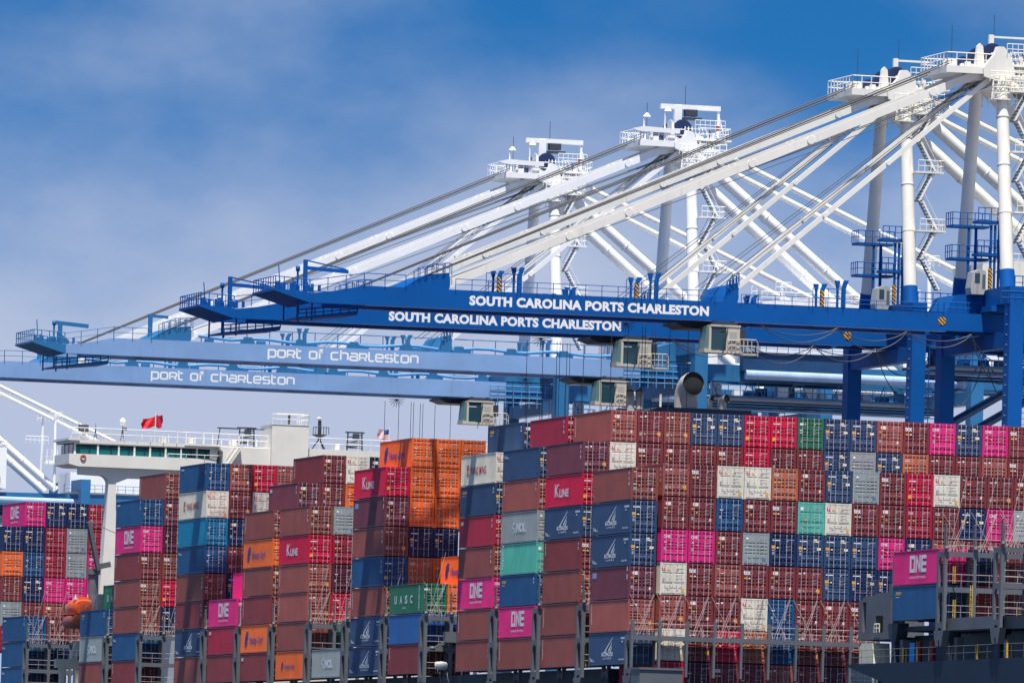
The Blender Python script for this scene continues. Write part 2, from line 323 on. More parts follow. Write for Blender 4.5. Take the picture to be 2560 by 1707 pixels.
def mark_mesh(style):
    if style in MARK: return MARK[style]
    b = MB(); y = 0.012; P = lambda ox, oz: (lambda u, v: (ox+u, y, oz+v))
    rnd = random.Random(sum(ord(c)*(i+3) for i, c in enumerate(style)))
    def st(x, z, w_, h_, mi): b.box(x, x+w_, y, y+0.004, z, z+h_, mi)
    # right-hand leaf: number, then weights
    lines(b, 1.52, 2.36, [(0.22, 0.34, 0.06), (0.2,)], 0.05, mi=6)
    for zz in (1.78, 1.5): lines(b, 1.44, zz, [(0.2, 0.24), (0.26,)], 0.032, mi=6)
    if style[0] in 'tjq': put_text(b, 'tex', P(0.14, 2.02), 0.66, 0.40, 0.03); st(0.22, 1.66, 0.33, 0.13, 1); st(0.62, 1.68, 0.16, 0.10, 0); st(1.85, 1.05, 0.14, 0.10, 1)
    elif style[0] == 'o': put_text(b, 'ONE', P(0.24, 2.12), 0.62, 0.26, 0.02); st(0.3, 1.72, 0.22, 0.07, 0); st(0.78, 1.52, 0.12, 0.12, 1); st(0.27, 1.02, 0.24, 0.28, 3)
    elif style[0] == 'n': lines(b, 0.22, 2.32, [(0.16, 0.46), ], 0.09); st(0.14, 1.55, 0.36, 0.26, 1); st(0.62, 1.58, 0.18, 0.10, 0); st(0.2, 1.38, 0.18, 0.06, 0); st(0.2, 1.0, 0.2, 0.26, 3)
    elif style[0] == 'w': 
        st(0.16, 2.14, 0.3, 0.34, 2); b.box(0.2, 0.42, y-0.004, y, 2.38, 2.44, 0); b.box(0.28, 0.34, y-0.004, y, 2.18, 2.38, 0)
        for x in (0.62, 1.42): b.prism([(x, 2.16), (x+0.24, 2.16), (x+0.12, 2.40)], 'y', y, y+0.004, 1)
        st(0.22, 1.18, 0.16, 0.30, 3); st(1.96, 0.28, 0.26, 0.34, 1); st(0.6, 0.45, 0.24, 0.05, 3); st(1.45, 0.4, 0.26, 0.05, 3)
    elif style[0] == 'k': lines(b, 0.2, 2.22, [(0.12, 0.46)], 0.09); st(0.14, 0.62, 0.30, 0.32, 1); st(0.2, 1.42, 0.16, 0.10, 1); st(0.6, 1.42, 0.16, 0.10, 0); st(1.98, 0.62, 0.14, 0.26, 3)
    elif style[0] == 'c': put_text(b, 'CAI', P(0.2, 2.14), 0.42, 0.22, 0.02); st(0.22, 1.5, 0.16, 0.14, 1); st(0.62, 1.5, 0.16, 0.14, 1); st(0.25, 0.8, 0.18, 0.22, 3)
    elif style[0] == 'h': st(0.2, 2.12, 0.14, 0.26, 2); st(0.36, 2.12, 0.08, 0.26, 0); st(0.52, 2.10, 0.30, 0.30, 5); st(0.2, 1.78, 0.2, 0.12, 1); st(0.62, 1.46, 0.14, 0.14, 1); st(0.2, 0.86, 0.2, 0.30, 3); st(1.88, 0.82, 0.16, 0.22, 0)
    elif style[0] == 'f': lines(b, 0.2, 2.34, [(0.30,)], 0.07); b.lathe([(0.0, 0), (0.09, 0), (0.09, 0.004), (0, 0.004)], (0.74, y, 2.36), 10, 0, 'y', False); st(1.86, 0.62, 0.30, 0.34, 1); b.prism([(0.6, 0.68), (0.8, 0.68), (0.7, 0.88)], 'y', y, y+0.004, 1); st(0.2, 0.62, 0.22, 0.30, 3)
    elif style[0] == 'r': st(0.56, 2.16, 0.36, 0.20, 2); st(0.56, 2.06, 0.36, 0.06, 0); lines(b, 0.2, 2.5, [(0.22,)], 0.05); st(0.2, 1.34, 0.22, 0.08, 0); st(0.2, 0.84, 0.22, 0.30, 3); st(1.86, 0.84, 0.16, 0.22, 0); st(0.7, 1.2, 0.12, 0.12, 1)
    elif style[0] == 'y': b.lathe([(0.03, 0), (0.12, 0), (0.12, 0.004), (0.03, 0.004)], (0.42, y, 2.28), 8, 0, 'y'); st(0.3, 1.5, 0.2, 0.1, 0); st(0.2, 0.3, 0.24, 0.40, 3); st(1.86, 0.34, 0.26, 0.3, 4)
    elif style[0] == 'g': st(0.2, 2.16, 0.34, 0.18, 0); st(0.66, 2.2, 0.1, 0.1, 0); st(0.3, 0.6, 0.2, 0.2, 3); st(0.2, 1.66, 0.3, 0.08, 0); st(0.2, 1.44, 0.3, 0.06, 0)
    elif style[0] == 'u': st(0.22, 2.1, 0.3, 0.3, 0); st(0.3, 0.4, 0.22, 0.28, 3); st(0.64, 1.2, 0.16, 0.14, 1)
    elif style[0] == 'z': lines(b, 0.3, 1.9, [(0.16, 0.1)], 0.08); st(0.26, 1.1, 0.2, 0.24, 3); st(1.5, 1.1, 0.14, 0.1, 5)
    if len(style) > 1: # plates some of them carry on the right leaf
        st(1.5, 2.38, 0.34, 0.12, 5); st(1.5, 2.20, 0.52, 0.14, 5); st(1.84, 1.52, 0.36, 0.22, 5)
    MARK[style] = b.mesh('door_marking', MK); return MARK[style]
STYLE = {'R': 'f', 'M': 'r', 'm': 'f', 'P': 'h', 'D': 'z', 't': 'c', 'N': 'n', 'n': 'n', 'B': 'z', 'b': 'z', 'K': 'k', 'C': 'c', 'O': 'z', 'G': 'g', 'S': 'u', 'W': 'w', 'Y': 'y', 'I': 'o', 'T': 'z'}
KIND = {'W': 3, 'Y': 4, 'S': 3, 't': 5}
def side_mesh(kind):
    """print on the long side; u runs from the far end towards the doors"""
    if kind in SIDE: return SIDE[kind]
    b = MB(); y0 = CL; x = 0.0065; P = lambda ou, ov: (lambda u, v: (x, y0-ou-u, ov+v)); mats = [WHITE]
    if kind == 'one':
        p = P(4.35, 1.02); h = 1.42; t = 0.42
        poly(b, [(0,0),(1.35,0),(1.35,t*0.72),(t,t*0.72),(t,h-t*0.72),(1.35,h-t*0.72),(1.35,h),(0,h)], p); poly(b, [(1.05,t*0.72),(1.35,t*0.72),(1.35,h-t*0.72),(1.05,h-t*0.72)], p)
        for a in (1.55, 2.52): poly(b, [(a,0),(a+0.34,0),(a+0.34,h),(a,h)], p)
        poly(b, [(1.88,h),(1.56,h),(2.53,0),(2.86,0)], p)
        poly(b, [(3.02,0),(3.4,0),(3.4,h),(3.02,h)], p)
        for z in (0, h/2-0.15, h-0.3): poly(b, [(3.4,z),(4.35,z),(4.35,z+0.3),(3.4,z+0.3)], p)
        put_text(b, 'OCEAN NETWORK', P(4.3, 0.52), 4.3, 0.2, 0.01)
    elif kind == 'kline':
        put_text(b, 'K', P(3.2, 0.92), 1.35, 1.15, 0.03); put_text(b, 'LINE', P(4.75, 0.88), 3.0, 0.72, 0.03)
        for u in (3.15, 4.05):
            for v in (0.92, 1.97): poly(b, [(u,v),(u+0.55,v),(u+0.55,v+0.1),(u,v+0.1)], P(0, 0))
    elif kind == 'hl' or kind == 'hls':
        k = 1.0 if kind == 'hl' else 0.62; mats = [BLUEM]
        ou, ov = (1.6, 0.72) if kind == 'hl' else (2.2, 0.95)
        p = P(ou, ov); h = 1.5*k
        poly(b, [(0.15,0),(1.0*k,0),(1.25*k,h*0.5),(0.45,h*0.5)], p); poly(b, [(0.3,h*0.46),(1.35*k,h*0.46),(1.6*k,h),(0.75,h)], p); poly(b, [(0.0,h*0.15),(0.4,h*0.15),(0.75,h*0.85),(0.4,h*0.85)], p)
        put_text(b, 'Hapag-Lloyd', P(ou+2.15*k, ov+0.05), 5.6*k if kind == 'hl' else 4.2, 0.95*k, 0.012)
    elif kind == 'ym':
        mats = [REDM]; p = P(2.1, 0.95)
        ribbon(b, [(0.06,0.06),(0.74,0.06),(0.74,0.9),(0.06,0.9)], 0.12, p, closed=True); poly(b, [(0.14,0.62),(0.66,0.62),(0.66,0.74),(0.14,0.74)], p); poly(b, [(0.33,0.1),(0.47,0.1),(0.47,0.62),(0.33,0.62)], p)
        put_text(b, 'YANG MING', P(3.3, 1.0), 5.6, 0.72, 0.02)
    elif kind == 'mol':
        put_text(b, 'MOL', P(5.2, 0.95), 3.1, 0.9, 0.06); ribbon(b, [(0.9,0.9),(0.3,0.75),(0.15,0.45),(0.6,0.3),(0.75,0.1),(0.3,-0.1)], 0.16, P(3.8, 1.0), 0)
    elif kind == 'uasc':
        for i, ch in enumerate('UASC'): put_text(b, ch, P(1.9+i*1.95, 0.98), 0.85, 0.8, 0.03)
        put_text(b, 'UASU', P(4.8, 0.5), 1.4, 0.18, 0.01); lines_v(b, P, 10.9, 2.5, 11, 0.16, 0.2)
    elif kind == 'sail':
        p = P(4.6, 1.12)
        poly(b, [(0.5,0.15),(0.9,0.15),(3.1,1.32),(2.95,1.32)], p); poly(b, [(1.5,0.1),(2.0,0.1),(2.75,0.75),(2.9,0.98),(2.5,0.7)], p); poly(b, [(0.1,0.0),(1.0,0.0),(1.2,0.1),(0.4,0.12)], p); poly(b, [(2.15,0.02),(2.5,0.02),(2.85,0.5),(2.75,0.55)], p)
        put_text(b, 'KOMZIS', P(4.2, 0.78), 3.6, 0.36, 0.04); put_text(b, 'LINES', P(4.7, 0.52), 2.6, 0.17, 0.03, 1.5)
        put_text(b, 'Tex', P(0.35, 0.38), 1.0, 0.3, 0.03); put_text(b, 'ex.', P(0.9, 0.34), 1.1, 0.12, 0.02); put_text(b, 'seacube', P(9.6, 0.4), 1.8, 0.17, 0.02)
        lines_h(b, P, 10.2, 2.42, 1.5, 0.17); lines_h(b, P, 10.4, 2.1, 0.5, 0.12)
    elif kind == 'code': lines_v(b, P, 0.55, 2.5, 11, 0.1, 0.15)
    elif kind == 'codes': lines_v(b, P, 0.55, 2.5, 7, 0.1, 0.15); lines_v(b, P, 11.4, 2.2, 2, 0.1, 0.4)
    elif kind == 'sc':
        mats = [YELLOW, WHITE]; lines_h(b, P, 0.8, 2.4, 1.4, 0.26); lines_h(b, P, 0.8, 1.98, 1.0, 0.06, 1); lines_v(b, P, 11.5, 2.3, 2, 0.12, 0.3, 1)
    elif kind == 'tex': put_text(b, 'Tex', P(0.35, 2.1), 1.0, 0.26, 0.03); put_text(b, 'ex.', P(1.1, 2.08), 0.9, 0.12, 0.02)
    elif kind == 'blue': mats = [LTBLUE, WHITE]; lines_h(b, P, 0.6, 2.45, 1.3, 0.5); poly(b, [(0.85,2.02),(1.05,2.02),(1.05,2.4),(0.85,2.4)], P(0, 0.0), 1); lines_v(b, P, 11.5, 2.4, 2, 0.12, 0.7, 1)
    elif kind == 'sticker': lines_h(b, P, 0.5, 2.45, 0.9, 0.34); lines_v(b, P, 11.4, 2.2, 2, 0.12, 0.5)
    elif kind == 'top': lines_h(b, P, 0.5, 2.5, 1.4, 0.16); lines_v(b, P, 11.4, 2.3, 2, 0.12, 0.6)
    elif kind == 'ever': lines_v(b, P, 0.6, 2.6, 9, 0.24, 0.235)
    elif kind == 'few': lines_v(b, P, 11.3, 2.2, 3, 0.1, 0.45); lines_v(b, P, 0.4, 0.55, 1, 0.1, 0.1)
    SIDE[kind] = b.mesh('side_marking', mats); return SIDE[kind]
def lines_v(b, P, u, v, n, sz, gap, mi=0):
    rnd = random.Random(int(u*100)+n)
    for i in range(n):
        q_ = sz*(0.6+0.6*rnd.random()); z = v-i*(gap+0.02); poly(b, [(u,z),(u+q_*2.0,z),(u+q_*2.0,z+gap*0.68),(u,z+gap*0.68)], P(0, 0), mi)
def lines_h(b, P, u, v, ln, h, mi=0):
    k = 5
    for i in range(k): poly(b, [(u+ln*i/k, v-h), (u+ln*(i+0.82)/k, v-h), (u+ln*(i+0.82)/k, v), (u+ln*i/k, v)], P(0, 0), mi)
SIDEWORD = {'one': 'white block letters', 'kline': 'white capitals', 'hl': 'blue lettering', 'hls': 'small blue lettering', 'ym': 'red lettering', 'mol': 'white letters',
            'uasc': 'spaced white letters', 'sail': 'white sail emblem', 'sc': 'small yellow mark', 'ever': 'vertical lettering'}
ORD = 'zeroth first second third fourth fifth sixth seventh eighth ninth tenth eleventh twelfth thirteenth fourteenth fifteenth sixteenth seventeenth'.split()
NCONT = 0
def container(x, y, z, code, where, side=None, doors=True, style=None, group=None):
    global NCONT
    o = link('shipping_container', shell(code), None, (x, y, z)); NCONT += 1
    wd = COL[code][1]
    lab = wd + ' container' + (' with ' + SIDEWORD[side] if side in SIDEWORD else '') + ', ' + where
    if len(lab.split()) > 16: lab = wd + ' container, ' + where
    tag(o, lab, 'shipping container', group or 'containers stacked on the ships')
    if doors:
        kd = KIND.get(code, random.choice((5, 5, 5, 6)))
        for s in (0, 1):
            d = link('door', door_mesh(code, kd), o, (0.125 if s == 0 else CW-0.125, 0, 0))
            if s: d.scale = (-1, 1, 1)
            for u in (0.33, 0.78): link('locking_bar', BAR, d, (u, -0.012, 0))
        s_ = style or STYLE[code]
        if code in 'Mm' and not style: s_ = random.choice('rrhfftz')
        if code == 'R' and not style: s_ = random.choice('fffhr')
        if code in 'nN' and not style and random.random() < 0.55: s_ = s_ + 'p'
        link('door_marking', mark_mesh(s_), o)['kind'] = 'stuff'
    if side:
        sm = link('lettering' if side in SIDEWORD else 'side_marking', side_mesh(side), o)
        if side not in SIDEWORD: sm['kind'] = 'stuff'
    return o
BY = dict(b1=769.7, b2=785.5, b3=800.2, b4=815.0, b5=840.1, b6=855.1, b7=869.9, b8=884.8, b9=899.9, b10=914.4, b11=929.2, b12=958.8, b13=974.8, b14=1015.2, b15=1028.6)
WHERE = {  # how each stack is found in the picture
 'b1': 'stern corner stack', 'b2': 'second outer stack from stern', 'b3': 'third outer stack from stern', 'b4': 'fourth outer stack from stern',
 'b5': 'low stack beside wide gap', 'b6': 'stack beside orange door wall', 'b7': 'one box stump stack', 'b8': 'stack left of stump stack',
 'b9': 'stack with two orange boxes', 'b10': 'short three box stack', 'b11': 'tall eight box stack', 'b12': 'stack beside white pylon',
 'b13': 'short stack beside lifeboat', 'b14': 'lower left corner stack', 'b15': 'far door wall left of pylon'}
def stack(bay, row, spec, x=X0, z=Z0, doors=True, gap=0.0, dy=0.0):
    """spec: bottom tier first, 'code[:side[:style]]' or '.' for none, prefixed tier number when it starts higher"""
    for tok in spec.split():
        t, c = tok.split('=')
        a = c.split(':'); t = int(t)
        code = a[0]; side = a[1] if len(a) > 1 and a[1] else None; style = a[2] if len(a) > 2 else None
        tw = ORD[t] if t > 0 else 'lowest'
        if row == 0: wh = '%s tier of %s' % (tw, WHERE[bay])
        else: wh = '%s tier, %s row inboard of %s' % (tw, ORD[row], WHERE[bay])
        container(X0 + row*PITCH + gap, BY[bay] + dy, z + (t-1)*TIER, code, wh, side, doors, style)
stack('b1', 0, '1=N:sail 2=R:code 3=P:blue 4=N:sail 5=N:sail 6=m:few:r')
WALL1 = {  # tiers from top (6) to the lowest (0), columns inboard
 6: 'R M:tx W W t M:h N Y M:tx K W M M M', 5: 'M:h M:h B M:h M:tx S W M:tx M:h C:cx M:cx n I Y', 4: 'I I M:h Y n N N N I n:hx R M C M',
 3: 'W M R M:tx M:h M:f N n n M R M R M', 2: 'R M M W B M M:h M', 1: 'W M K t B M M R', 0: 'K D M M R M D Y'}
for t, row in WALL1.items():
    for i, c in enumerate(row.split()):
        a = c.split(':'); st = None
        if len(a) > 1: st = {'tx': 't', 'h': 'h', 'cx': 'c', 'hx': 'h', 'f': 'f'}[a[1]]
        if i == 0 and t == 6: sd = 'few'
        else: sd = None
        container(X0 + 0.36 + (i+1)*PITCH, BY['b1'], Z0 + 0.43 + (t-1)*TIER, a[0],
                  '%s from left, %s tier down in near wall of doors' % (ORD[i+1], ORD[7-t]), sd, True, st)
stack('b2', 0, '1=m:code 2=m:code 3=m 4=M:codes:t 5=N:sail 6=K:kline 7=P:few:f')
T8 = 'R:code M m:f:f N N K K G N N R:h M:tx I N I M:tx'.split(); T7 = 'W M:tx M:h M:f M:tx K M M:f N Y N t:c M M:f R M:tx'.split()
for t, row in ((8, T8), (7, T7)):
    for i, c in enumerate(row):
        a = c.split(':'); st = {'tx': 't', 'h': 'h', 'c': 'c', 'f': 'f'}.get(a[-1]) if len(a) > 1 else None
        container(X0 + (i+1)*PITCH, BY['b2'], Z0 + (t-1)*TIER, a[0], '%s from left in %s tier behind near wall' % (ORD[i+1], {8: 'topmost', 7: 'half hidden second'}[t]), 'code' if (i == 0 and t == 8) else None, True, st)
stack('b3', 0, '1=m:code 2=I:one 3=B:sc 4=S:ever 5=Y:mol 6=R:codes 7=N:tex')
stack('b3', 1, '8=C:few 7=M 6=M')
stack('b4', 0, '1=m:few 2=m:code 3=I:one 4=m:few 5=C:sticker 6=N:sc 7=W:ym')
stack('b4', 1, '8=N:sc:h 7=N')
stack('b5', 0, '1=M:codes:t 2=b:few 3=G:uasc'); stack('b5', 1, '1=M 2=b 3=O'); stack('b5', 2, '3=M 4=O:hl')
stack('b6', 0, '1=N:sail 2=N:sail 3=m:code 4=B:few:k 5=m:few 6=P:blue:h 7=K:kline')
stack('b6', 1, '4=t:c 5=n 6=O 7=O 8=O:hl'); stack('b6', 2, '4=O 5=n 6=O 7=O 8=O'); stack('b6', 3, '6=O 7=O 8=O')
stack('b7', 0, '1=Y:mol')
stack('b8', 0, '1=O:hls 2=m:few 3=R:code 4=R:code 5=K:kline 6=m:few:h'); stack('b8', 1, '2=G 3=K 4=D:h 5=C:few 6=Y')
stack('b9', 0, '1=M:sticker 2=O:hl 3=M:code 4=m:code 5=O:hl 6=m:code'); stack('b9', 1, '7=P:sticker:h 6=m'); stack('b9', 2, '7=M::h 8=M:code:h'); stack('b9', 3, '7=O 8=W'); stack('b9', 4, '7=M 8=n::h')
stack('b10', 0, '1=M 2=C:sticker 3=I:one'); stack('b10', 1, '3=M 4=I:one')
stack('b11', 0, '1=m 2=N:sail 3=M:few 4=m:few 5=B:tex 6=T 7=W:ym 8=B:top'); stack('b11', 1, '3=M 4=n 5=M 6=n::h 7=M::f 8=R'); stack('b11', 2, '6=M 7=W 8=K'); stack('b11', 3, '7=M 8=R')
stack('b12', 0, '1=M:codes 2=B:tex 3=m:code 4=m:code 5=M:codes:t 6=I:one 7=B:top'); stack('b12', 1, '3=n 4=K 5=m 6=D 7=P 8=m:code')
stack('b13', 0, '1=m:code 2=Y:mol 3=B:sc'); stack('b13', 1, '3=n 4=G:uasc')
stack('b14', 0, '1=B:tex 2=B:tex 3=B:top'); stack('b14', 1, '1=n 2=n 3=M::h'); stack('b14', 2, '2=n 3=M')
WALL2 = {7: '. I n n C', 6: 'n n C Y C', 5: 'O B C Y I', 4: 'M n I I I', 3: 'Y M R G M', 2: 'C D M n M'}
for t, row in WALL2.items():
    for i, c in enumerate(row.split()):
        if c == '.': continue
        container(X0 + i*PITCH, BY['b15'], 39.45 + ZC - 2.9*(8-t), c, '%s tier, %s column of %s' % (ORD[t], ORD[i+1], WHERE['b15']), 'one' if (t == 7 and i == 1) else None)
# second ship, moored astern
SBX, SBY, SBZ = 233.0, 710.0, 20.55 + ZC
for r_, tt in ((0, '1=B:sc 2=I:one'), (1, '1=C 2=n'), (2, '1=M 2=M:f'), (3, '2=B')):
    for tok in tt.split():
        t, c = tok.split('='); a = c.split(':')
        container(SBX + r_*PITCH, SBY, SBZ + (int(t)-1)*TIER, a[0], '%s tier, %s row on ship in lower right corner' % (('lower', 'upper')[int(t)-1], ORD[r_+1]), a[1] if len(a) > 1 and a[1] != 'f' else None)
# ------------------------------------------------------------------ first ship
ship = tag(empty('container_ship', (X0+24, 764, 0)), 'big container ship under the cranes with a white bridge and tall container stacks', 'ship')
OX = Vector((X0+24, 764, 0))
def sp(b, name, mat, parent=None):
    """part of the ship: built in world coordinates, moved to the ship's own origin"""
    if parent is None or parent is ship: b.v = [(x-OX.x, y-OX.y, z-OX.z) for x, y, z in b.v]; return b.build(name, mat, ship)
    d = Vector(parent.location) + OX; b.v = [(x-d.x, y-d.y, z-d.z) for x, y, z in b.v]; return b.build(name, mat, parent)
def sub(name, loc):
    o = bpy.data.objects.new(name, None); C.objects.link(o); o.parent = ship; o.location = Vector(loc)-OX; return o
h = MB(); hw = X0-0.9
h.prism([(hw, -6), (X0+48.2, -6), (X0+48.2, 13.6+ZC), (hw, 13.6+ZC)], 'y', 778, 1190)
h.prism([(hw+1.5, -6), (X0+46, -6), (X0+47.5, 12.9+ZC), (hw+0.4, 12.9+ZC)], 'y', 752, 777.99)
sp(h, 'hull', HULL)
co = MB(); co.box(X0+2.3, X0+44, 783.2, 1180, 13.5+ZC, 17.15+ZC); sp(co, 'hatch_coaming', DECKD)
gb = MB(); gb.box(X0-0.3, X0+3.6, 764.4, 767.2, 13.2+ZC, 16.75+ZC); gb.box(X0-0.36, X0+3.7, 764.3, 767.3, 16.75+ZC, 16.95+ZC); sp(gb, 'deck_locker', DECKG)
sw = MB(); sw.rail([(hw+0.1, 779, 13.6+ZC), (hw+0.1, 1180, 13.6+ZC)], 1.1, 0.04, 3.0); sp(sw, 'deck_handrail', DECKG)

def lashing_bridge(yf, tiers, rows, z0=Z0, x0=X0, root=None, rods=True, stubs=True, full=False):
    lb = sub('lashing_bridge', (x0, yf, z0)) if root is None else root
    def put(b, name, mat=DECKG):
        org = (OX + Vector(lb.location)) if root is None else Vector(lb['org'])
        b.v = [(x-org.x, y-org.y, z-org.z) for x, y, z in b.v]; b.build(name, mat, lb)
    zt = z0 + tiers*TIER - 0.35
    ya, yb = yf-2.25, yf-0.62
    lev = [z0 + t*TIER - 0.35 for t in range(1, tiers+1)]
    wp = 0.20 if full else (0.24 if root is not None else 0.30)
    for k in range(rows+1):
        px = x0 - 0.28 + k*PITCH
        for y in ((ya, yb) if k < 2 else (ya,)):
            p = MB(); p.box(px, px+wp, y, y+0.42, z0-1.0, zt+0.02)
            put(p, 'post')
        if k < 2:                                              # side plate between the two posts, with slots left open
            for z in [z0-0.35] + lev:
                s = MB(); s.box(px+0.02, px+wp-0.02, ya+0.42, yb, z-0.45, z+0.02)
                s.prism([(ya+0.42, z-0.45), (ya+0.42, z-0.85), (ya+0.66, z-0.45)], 'x', px+0.02, px+wp-0.02); s.prism([(yb, z-0.45), (yb-0.24, z-0.45), (yb, z-0.85)], 'x', px+0.02, px+wp-0.02)
                put(s, 'side_plate')
        if k == 0:                                             # foot
            f = MB(); f.prism([(ya-0.25, z0-1.0), (yb+0.7, z0-1.0), (yb+0.5, z0-1.55), (yb+0.15, z0-2.3), (yb-0.4, z0-2.3), (yb-0.45, z0-1.8), (ya+0.8, z0-1.8), (ya+0.75, z0-2.3), (ya+0.3, z0-2.3), (ya, z0-1.55)], 'x', px-0.05, px+0.5)
            put(f, 'foot')
        if stubs:
            hs_ = 2.3 if not full else 1.35
            s = MB()
            if full: s.box(px, px+0.3, ya+0.05, ya+0.35, zt+0.02, zt+hs_)
            else:
                for dy in (0.0, 0.34): s.box(px+0.05, px+0.15, ya+dy, ya+dy+0.1, zt+0.02, zt+hs_)
                for i in range(5): s.box(px+0.06, px+0.14, ya+0.1, ya+0.34, zt+0.3+i*0.45, zt+0.38+i*0.45)
                s.lathe([(0.0, 0), (0.16, 0.02), (0.2, 0.16), (0.12, 0.32), (0, 0.36)], (px+0.1, ya-0.1, zt+0.1), 8)
            put(s, 'upright')
    for z in lev:
        for k in range(rows):
            a = x0-0.28+k*PITCH+wp; e = x0-0.28+(k+1)*PITCH
            s = MB(); s.box(a, e, ya+0.03, ya+0.37, z-0.42, z)
            for cx, sg in ((a, 1), (e, -1)): s.prism([(cx, z-0.42), (cx, z-0.72), (cx+sg*0.09, z-0.55), (cx+sg*0.28, z-0.42)], 'y', ya+0.05, ya+0.35)
            put(s, 'cross_beam')
            s = MB(); s.box(a, e, ya+0.37, yb+0.4, z-0.08, z); put(s, 'walkway')
    ra = MB(); X1 = x0-0.28+rows*PITCH
    for z in lev: ra.rail([(x0, ya+0.1, z), (X1, ya+0.1, z)], 1.05, 0.025, 1.25)
    if tiers > 1: ra.rail([(x0, ya+0.1, z0), (X1, ya+0.1, z0)], 1.05, 0.025, 1.25)
    put(ra, 'handrail', ROD)
    if rods:
        for k in range(rows):
            xa = x0 + k*PITCH + 0.1; xb = xa + 2.2
            t1, t2 = z0 + (tiers)*TIER + 0.05, z0 + (tiers+1)*TIER + 0.1
            if full: t1, t2 = z0+0.43+tiers*TIER+0.05, z0+0.43+(tiers+1)*TIER
            for (p, q) in (((xa+0.5, ya+1.2, zt+0.1), (xb, yf-0.06, t2)), ((xb-0.5, ya+1.2, zt+0.1), (xa, yf-0.06, t2)), ((xa+0.75, ya+1.2, zt+0.1), (xb+0.05, yf-0.06, t2-0.04))):
                put(MB().tube(p, q, 0.02, 5), 'lashing_rod', ROD)
            if k < 2 and not full:
                put(MB().tube((xa+0.35, ya+1.2, zt+0.1), (xb-0.1, yf-0.06, t2+TIER*0.98), 0.018, 5), 'lashing_rod', ROD)
            for j in range(6):                                  # loose rods laid on the platform
                x_ = xa+0.2+j*0.3; put(MB().tube((x_, ya+0.5, zt+0.05), (x_+0.5*random.random()-0.1, ya+0.9, zt+0.75), 0.015, 4), 'lashing_rod', ROD)
    return lb
lashing_bridge(BY['b1'], 1, 9, z0=Z0-0.0, full=True)
for bn in ('b2', 'b3', 'b4', 'b5', 'b6', 'b7', 'b8', 'b9', 'b10', 'b11', 'b12', 'b13', 'b14'):
    lashing_bridge(BY[bn], 2, {'b5': 2, 'b7': 2, 'b8': 2, 'b12': 2, 'b14': 3}.get(bn, 1), rods=bn in ('b5', 'b6', 'b8', 'b9', 'b12', 'b14', 'b3', 'b2'))
# inclined ladder and work light on the bridge beside the low stack
st_ = MB()
for i in range(9): st_.box(X0+1.35, X0+2.0, BY['b5']-2.6-0.16*i, BY['b5']-2.35-0.16*i, Z0-0.1-i*0.28, Z0-0.05-i*0.28)
for x_ in (X0+1.3, X0+2.02): st_.beam((x_, BY['b5']-2.4, Z0+0.1), (x_, BY['b5']-4.0, Z0-2.5), 0.05, 0.2)
sp(st_, 'ladder', DECKG)
lt = MB(); lt.box(X0+1.5, X0+2.9, BY['b5']-3.4, BY['b5']-2.5, Z0+3.0, Z0+4.0); lt.beam((X0+1.6, BY['b5']-3.0, Z0+3.0), (X0+0.4, BY['b5']-3.2, Z0+2.3), 0.2, 0.3); lt.lathe([(0, 0), (0.3, 0.05), (0.3, 0.3), (0, 0.4)], (X0+0.3, BY['b5']-3.2, Z0+2.2), 10)
sp(lt, 'deck_crane_arm', DECKG)
lr = MB(); lr.lathe([(0, -0.6), (0.35, -0.55), (0.42, 0), (0.35, 0.55), (0, 0.6)], (X0+1.2, BY['b5']-3.2, Z0+0.75), 12, 0, 'x'); sp(lr, 'liferaft_canister', SHIPW)
yb_ = MB(); yb_.rail([(X0+0.35, BY['b2']-1.6, Z0), (X0+0.95, BY['b2']-1.6, Z0)], 1.9, 0.04, 0.3); sp(yb_, 'yellow_gate', YRAIL)

# ---- navigation bridge
dk = sub('navigation_bridge', (X0+20, 988, 14+ZC)); DK = 988.0
def dp(b, name, mat): b.v = [(x+1.7, y+7, zz+0.31) for x, y, zz in b.v]; return sp(b, name, mat, dk)   # the house stands 7 m further forward than first measured
z = lambda v: v + ZC
b = MB(); b.box(236.0, 264, 990.5, 1003, z(12), z(42.05)); dp(b, 'accommodation_block', SHIPW)
b = MB(); b.prism([(222.15, z(42.25)), (223.2, z(42.0)), (239.1, z(42.0)), (239.1, z(43.40)), (222.15, z(43.40))], 'y', DK, DK+7.5); dp(b, 'wing_bulwark', SHIPW)
b = MB(); b.box(239.1, 272, DK+1.6, DK+7.5, z(42.05), z(44.0)); b.box(249.4, 272, DK-0.4, DK+7.5, z(44.0), z(45.0)); dp(b, 'starboard_wing', SHIPW)
b = MB(); b.box(222.3, 239.4, DK+0.2, DK+7.5, z(44.62), z(45.02)); b.box(222.0, 223.3, DK-0.1, DK+7.6, z(44.9), z(45.14)); dp(b, 'wing_roof', SHIPW)
wx = [(222.96, 225.4), (225.6, 227.8), (228, 229.6), (229.8, 231.4), (231.6, 233.2), (233.4, 235), (235.15, 236.8), (237, 238.4)]
b = MB(); b.box(223.1, 238.9, DK+1.2, DK+7.2, z(43.40), z(44.62)); dp(b, 'wheelhouse', DECKD)
b = MB(); prev = 222.75
for a, e in wx: b.box(prev, a, DK+0.3, DK+0.6, z(43.40), z(44.62)); prev = e
b.box(prev, 239.3, DK+0.3, DK+7.3, z(43.40), z(44.62)); b.box(222.75, 239.3, DK+0.32, DK+0.58, z(44.5), z(44.63)); dp(b, 'window_frame', SHIPW)
BG = flat('bridge_glass', (0.012, 0.13, 0.14), 0.06, 0.0)
